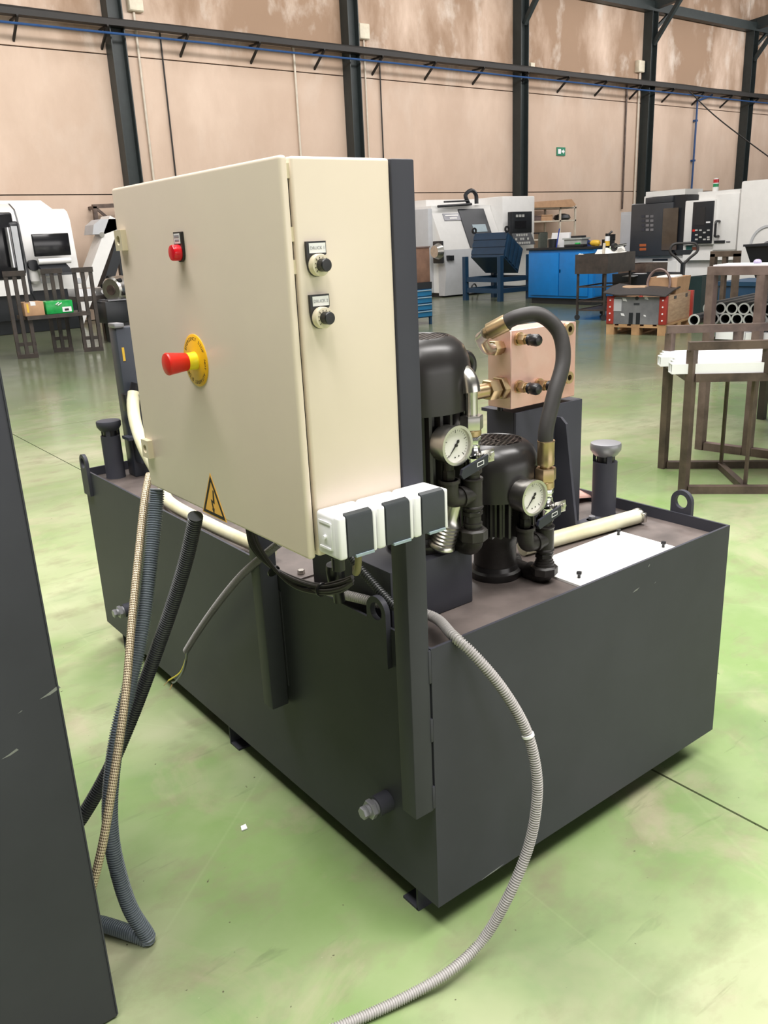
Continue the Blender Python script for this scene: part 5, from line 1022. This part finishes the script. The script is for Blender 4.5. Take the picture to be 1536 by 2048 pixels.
part(bn, 'green_lens', B().cyl((RX+.2, pb_.y, bz[1]), (RX+.2, pb_.y, bz[2]+.02), .05, n=16), mat('beacon_green', (.02, .25, .10), .3)); part(bn, 'white_lens', B().cyl((RX+.2, pb_.y, bz[2]+.02), (RX+.2, pb_.y, bz[3]), .05, n=16), m_paper); part(bn, 'red_lens', B().cyl((RX+.2, pb_.y, bz[3]), (RX+.2, pb_.y, bz[4]), .05, n=16), mat('beacon_red', (.45, .02, .03), .3)); part(bn, 'cap', B().cyl((RX+.2, pb_.y, bz[4]), (RX+.2, pb_.y, bz[4]+.02), .04, n=16), m_wht)
sc_ = at(1535, 490, x=RX-.12); part(rl, 'arched_window', B().ringplate(circ((RX-.12, sc_.y, sc_.z), .34, Y_, Z_, 32), circ((RX-.12, sc_.y, sc_.z), .30, Y_, Z_, 32), (.02, 0, 0)), m_mgrey); part(rl, 'spindle', B().cyl((RX-.2, sc_.y-.05, sc_.z-.03), (RX-.10, sc_.y-.05, sc_.z-.03), .10, n=20), m_gplate)
# grey switch cabinet left of it
x0, x1, y0, y1, z0, z1 = sb(1240, 424, 1264, 520, RX+.3, .5); gs = thing('switch_cabinet', 'narrow grey switch cabinet left of the dark lathe door', 'cabinet', (RX+.5, (y0+y1)/2, 0))
part(gs, 'body', B().box(RX+.3, RX+.8, ya+.09, y1, .0, z1, .01), m_mgrey); part(gs, 'latch', B().box(RX+.28, RX+.3, ya+.12, ya+.15, 1.3, 1.4), m_blk); part(gs, 'door', B().box(RX+.285, RX+.3, ya+.10, y1-.03, .1, z1-.05, .004), m_mgrey)
# black container at the right edge
x0, x1, y0, y1, z0, z1 = sb(1488, 492, 1600, 545, 11.0, .8)
bk_ = thing('chip_container', 'black tapered chip container on a stand at the right edge', 'container', (11.4, (y0+y1)/2, 0))
part(bk_, 'hopper', B().loft([[V((11.15, y0+.1, z0-.1)), V((11.7, y0+.1, z0-.1)), V((11.7, y1-.12, z0-.1)), V((11.15, y1-.12, z0-.1))], [V((11, y0, z1)), V((11.8, y0, z1)), V((11.8, y1, z1)), V((11, y1, z1))], [V((11.02, y0+.02, z1)), V((11.78, y0+.02, z1)), V((11.78, y1-.02, z1)), V((11.02, y1-.02, z1))], [V((11.17, y0+.12, z0)), V((11.68, y0+.12, z0)), V((11.68, y1-.14, z0)), V((11.17, y1-.14, z0))]]), m_blk)
part(bk_, 'rim', B().ringplate([(10.98, y0-.02, z1), (11.82, y0-.02, z1), (11.82, y1+.02, z1), (10.98, y1+.02, z1)], [(11.03, y0+.03, z1), (11.77, y0+.03, z1), (11.77, y1-.03, z1), (11.03, y1-.03, z1)], (0, 0, .03)), m_blk)
part(bk_, 'stand', B().box(11.2, 11.65, y0+.15, y1-.15, 0, z0-.1), m_navy)
# ================================================================ TRESTLES, BARS AND PIPES AT THE RIGHT
FLp, BLp = at(1366, 986, z=0), at(1325, 936, z=0); FLp = V((FLp.x, FLp.y, 0)); BLp = V((BLp.x, BLp.y, 0))
FRp = at(1560, 986, z=0); D1 = (V((FRp.x, FRp.y, 0))-FLp).normalized(); LT = .78
z_f = zat(FLp.x, FLp.y, 700); z_b = zat(BLp.x, BLp.y, 676); zmid = zat(FLp.x, FLp.y, 748); tw = .042
ts = thing('bar_trestle', 'near brown square tube trestle holding the white bars', 'trestle', tuple((FLp+BLp)/2+D1*LT/2))
def tbeam(n, a, c, wd=tw, mm=m_rust, th=None): return part(th or ts, n, B().beam(a, c, wd), mm)
zv = lambda z: V((0, 0, z))
for O, zt_ in ((FLp, z_f), (BLp, z_f+.03)):
    tbeam('leg', O+zv(0), O+zv(zt_)); tbeam('leg', O+D1*LT, O+D1*LT+zv(zt_)); tbeam('foot_rail', O+zv(tw/2)+D1*tw/2, O+D1*(LT-tw/2)+zv(tw/2)); tbeam('top_rail', O+D1*-tw*.5+zv(zt_+tw/2), O+D1*(LT+tw*.5)+zv(zt_+tw/2))
    tbeam('stub', O+D1*LT*.48+zv(zmid), O+D1*LT*.48+zv(zt_))
tbeam('shelf_rail', FLp+zv(zmid-.02)+D1*tw/2, FLp+D1*(LT-tw/2)+zv(zmid-.02)); tbeam('shelf_rail', BLp+zv(zmid-.02)+D1*tw/2, BLp+D1*(LT-tw/2)+zv(zmid-.02))
D2 = (BLp-FLp); D2n = D2.normalized()
tbeam('cross_rail', FLp+zv(zmid-.02)+D2n*tw/2, BLp+zv(zmid-.02)-D2n*tw/2); tbeam('cross_rail', FLp+D1*LT+zv(zmid-.02)+D2n*tw/2, BLp+D1*LT+zv(zmid-.02)-D2n*tw/2)
m1 = FLp+D1*LT*.42; m2 = BLp+D1*LT*.42; tbeam('floor_tie', m1+zv(.02)+D2n*.025, m2+zv(.02)-D2n*.025, .035)
tbeam('drop_rod', m1+D2n*.03+zv(.04), m1+D2n*.03+zv(zmid-.04), .016); tbeam('drop_rod', m2-D2n*.03+zv(.04), m2-D2n*.03+zv(zmid-.04), .016)
nb = 6; start = -.10
for k in range(nb):
    f = .06+.88*k/(nb-1); base = FLp+D2*f+zv(zmid+.002)+D1*(start+.03*((k*7) % 3))
    w2 = D2.length*.88/(nb-1)*.93
    t = thing('white_bar', ORD[k]+' white profile bar from the near rail of the brown trestle', 'bar', tuple(base), group='white bars on the near trestle')
    P_ = D2n*w2/2; Q_ = zv(.052)
    ring = lambda o, s: [o-P_*s+Q_*(.5-.5*s), o+P_*s+Q_*(.5-.5*s), o+P_*s+Q_*(.5+.5*s), o-P_*s+Q_*(.5+.5*s)]
    part(t, 'tube', B().loft([ring(base, 1), ring(base+D1*1.7, 1), ring(base+D1*1.7, .8), ring(base, .8)], cap=False, close=True), m_ralu)
    part(t, 'end_web', B().beam(base+D1*.004+Q_*.08, base+D1*.004+Q_*.92, .006), m_ralu)
# second trestle
A2 = at(1400, 898, z=0); C2 = at(1508, 912, z=0); A2 = V((A2.x, A2.y, 0)); C2 = V((C2.x, C2.y, 0)); E2 = (C2-A2).normalized(); z2t = zat(A2.x, A2.y, 550); z2m = zat(A2.x, A2.y, 655)
t2s = thing('pipe_rack', 'worn purple brown square tube rack behind the near trestle', 'rack', tuple(A2))
G2 = V((-E2.y, E2.x, 0)); G2 = G2 if G2.x > 0 else -G2
L2 = .75; mid2 = (at(1490, 600, y=A2.y).x)
sp2 = .30
for k in range(3): tbeam('post', A2+E2*sp2*k+zv(0), A2+E2*sp2*k+zv(z2t), .05, m_rustp, t2s)
tbeam('top_rail', A2-E2*.025+zv(z2t+.025), A2+E2*(L2)+zv(z2t+.025), .05, m_rustp, t2s)
tbeam('foot_rail', A2+E2*.03+zv(.025), A2+E2*(sp2-.03)+zv(.025), .05, m_rustp, t2s); tbeam('foot_rail', A2+E2*(sp2+.03)+zv(.025), A2+E2*(2*sp2-.03)+zv(.025), .05, m_rustp, t2s)
for k in (0, 2):
    tbeam('arm', A2+E2*sp2*k+G2*.03+zv(z2m-.10), A2+E2*sp2*k+G2*1.1+zv(z2m-.10), .05, m_darkst, t2s); tbeam('rear_post', A2+E2*sp2*k+G2*1.1, A2+E2*sp2*k+G2*1.1+zv(z2t), .05, m_darkst, t2s)
tbeam('rear_rail', A2+G2*1.1+zv(z2m-.05), A2+E2*2*sp2+G2*1.1+zv(z2m-.05), .04, m_darkst, t2s)
for k in range(3):
    o = A2+E2*(.03+.185*k)+G2*.04+zv(z2m-.074); solo('white_plank', B().prism([o, o+E2*.18, o+E2*.18+G2*1.4, o+G2*1.4], (0, 0, .045)), m_ralu, ORD[k]+' flat white plank from the left on the rack below the steel pipes', 'plank', 'white planks on the pipe rack')
pr = .036; mat_pend = mat('turned_steel', (.62, .62, .63), .4, .45)
def pipe(e, zc, back, lab):
    c = A2+E2*e+G2*back+zv(zc); u, v = E2, Z_
    t = thing('steel_pipe', lab, 'pipe', (c.x, c.y, c.z-pr), group='steel pipes stacked on the rack')
    part(t, 'tube', B().ringplate(circ(c, pr, u, v, 24), circ(c, pr*.74, u, v, 24), G2*1.6), m_pipe); part(t, 'turned_end', B().ringplate(circ(c, pr*1.01, u, v, 24), circ(c, pr*.75, u, v, 24), -G2*.006), mat_pend)
zp = zat(A2.x, A2.y, 624)-.0
for k in range(7): pipe(-.075+pr*2.02*k, z2m+.012+.0+pr, .075 if k else -.05, ORD[k]+' dark steel pipe from the left in the lower row of the stack')
for k in range(7): pipe(-.038+pr*2.02*k+(.0), z2m+.012+pr*2.75, .075, ORD[k]+' dark steel pipe from the left in the upper row of the stack')
solo('pipe_bearer', B().beam(A2-E2*.14+G2*.3+zv(z2m-.008), A2+E2*.75+G2*.3+zv(z2m-.008), .05, .04), m_blk, 'black bar carrying the steel pipe stack', 'bar'); 
solo('white_sheet', B().prism([A2-E2*.0+zv(z2t+.051), A2+E2*.7+zv(z2t+.051), A2+E2*.7+G2*.25+zv(z2t+.051), A2+G2*.25+zv(z2t+.051)], (0, 0, .008)), m_ralu, 'thin white sheet on the top rail of the pipe rack', 'sheet')
# rusty frame further back
gf0, gf1 = at(1428, 510, x=6.6), at(1475, 505, x=6.6)
gf = thing('rusty_frame', 'rusty ladder frame standing behind the pipe rack', 'frame', (6.6, (gf0.y+gf1.y)/2, 0)); zt_ = (gf0.z+gf1.z)/2
for f in (0, .5, 1): yy = gf0.y+(gf1.y-gf0.y)*f; part(gf, 'post', B().beam((6.6, yy, 0), (6.6, yy, zt_), .05 if f != .5 else .04), m_rust)
for z in (zt_, zt_-.16, .5): part(gf, 'rail', B().beam((6.6, gf0.y+.025, z), (6.6, gf1.y-.025, z), .05), m_rust)
p = at(487, 1658, z=0); solo('paper_scrap', B().prism([(p.x-.008, p.y-.006, .001), (p.x+.007, p.y-.008, .001), (p.x+.010, p.y+.006, .004), (p.x-.002, p.y+.010, .001)], (0, 0, .003)), m_paper, 'tiny white scrap lying on the green floor beside the tank', 'scrap')
o = A2+E2*.22+G2*.12+zv(z2t+.060); solo('plastic_cap', B().lathe(o, Z_, [(.022, 0), (.024, .01), (.018, .02), (.008, .024)], 16), mat('lilac_plastic', (.35, .30, .45), .4), 'small lilac plastic cap on the white sheet', 'cap')
o = A2+E2*.33+G2*.12+zv(z2t+.060); solo('tape_roll', B().ringplate(circ(o, .030, X_, Y_, 20), circ(o, .018, X_, Y_, 20), (0, 0, .018)), mat('pale_yellow', (.75, .68, .35), .5), 'pale yellow tape roll on the white sheet', 'tape')
x0, x1, y0, y1, z0, z1 = sb(1436, 566, 1600, 600, 7.4, .6); t = thing('blue_crate', 'dark blue steel crate behind the stacked pipes', 'crate', (7.7, (y0+y1)/2, 0))
part(t, 'box', B().box(7.4, 8.0, y0, y1, .12, z1, .01), m_navy); part(t, 'rim', B().box(7.38, 8.02, y0-.02, y1+.02, z1-.03, z1+.01), m_navy)
for yy in (y0+.06, y1-.06): part(t, 'foot', B().box(7.42, 7.98, yy-.04, yy+.04, 0, .12), m_navy)
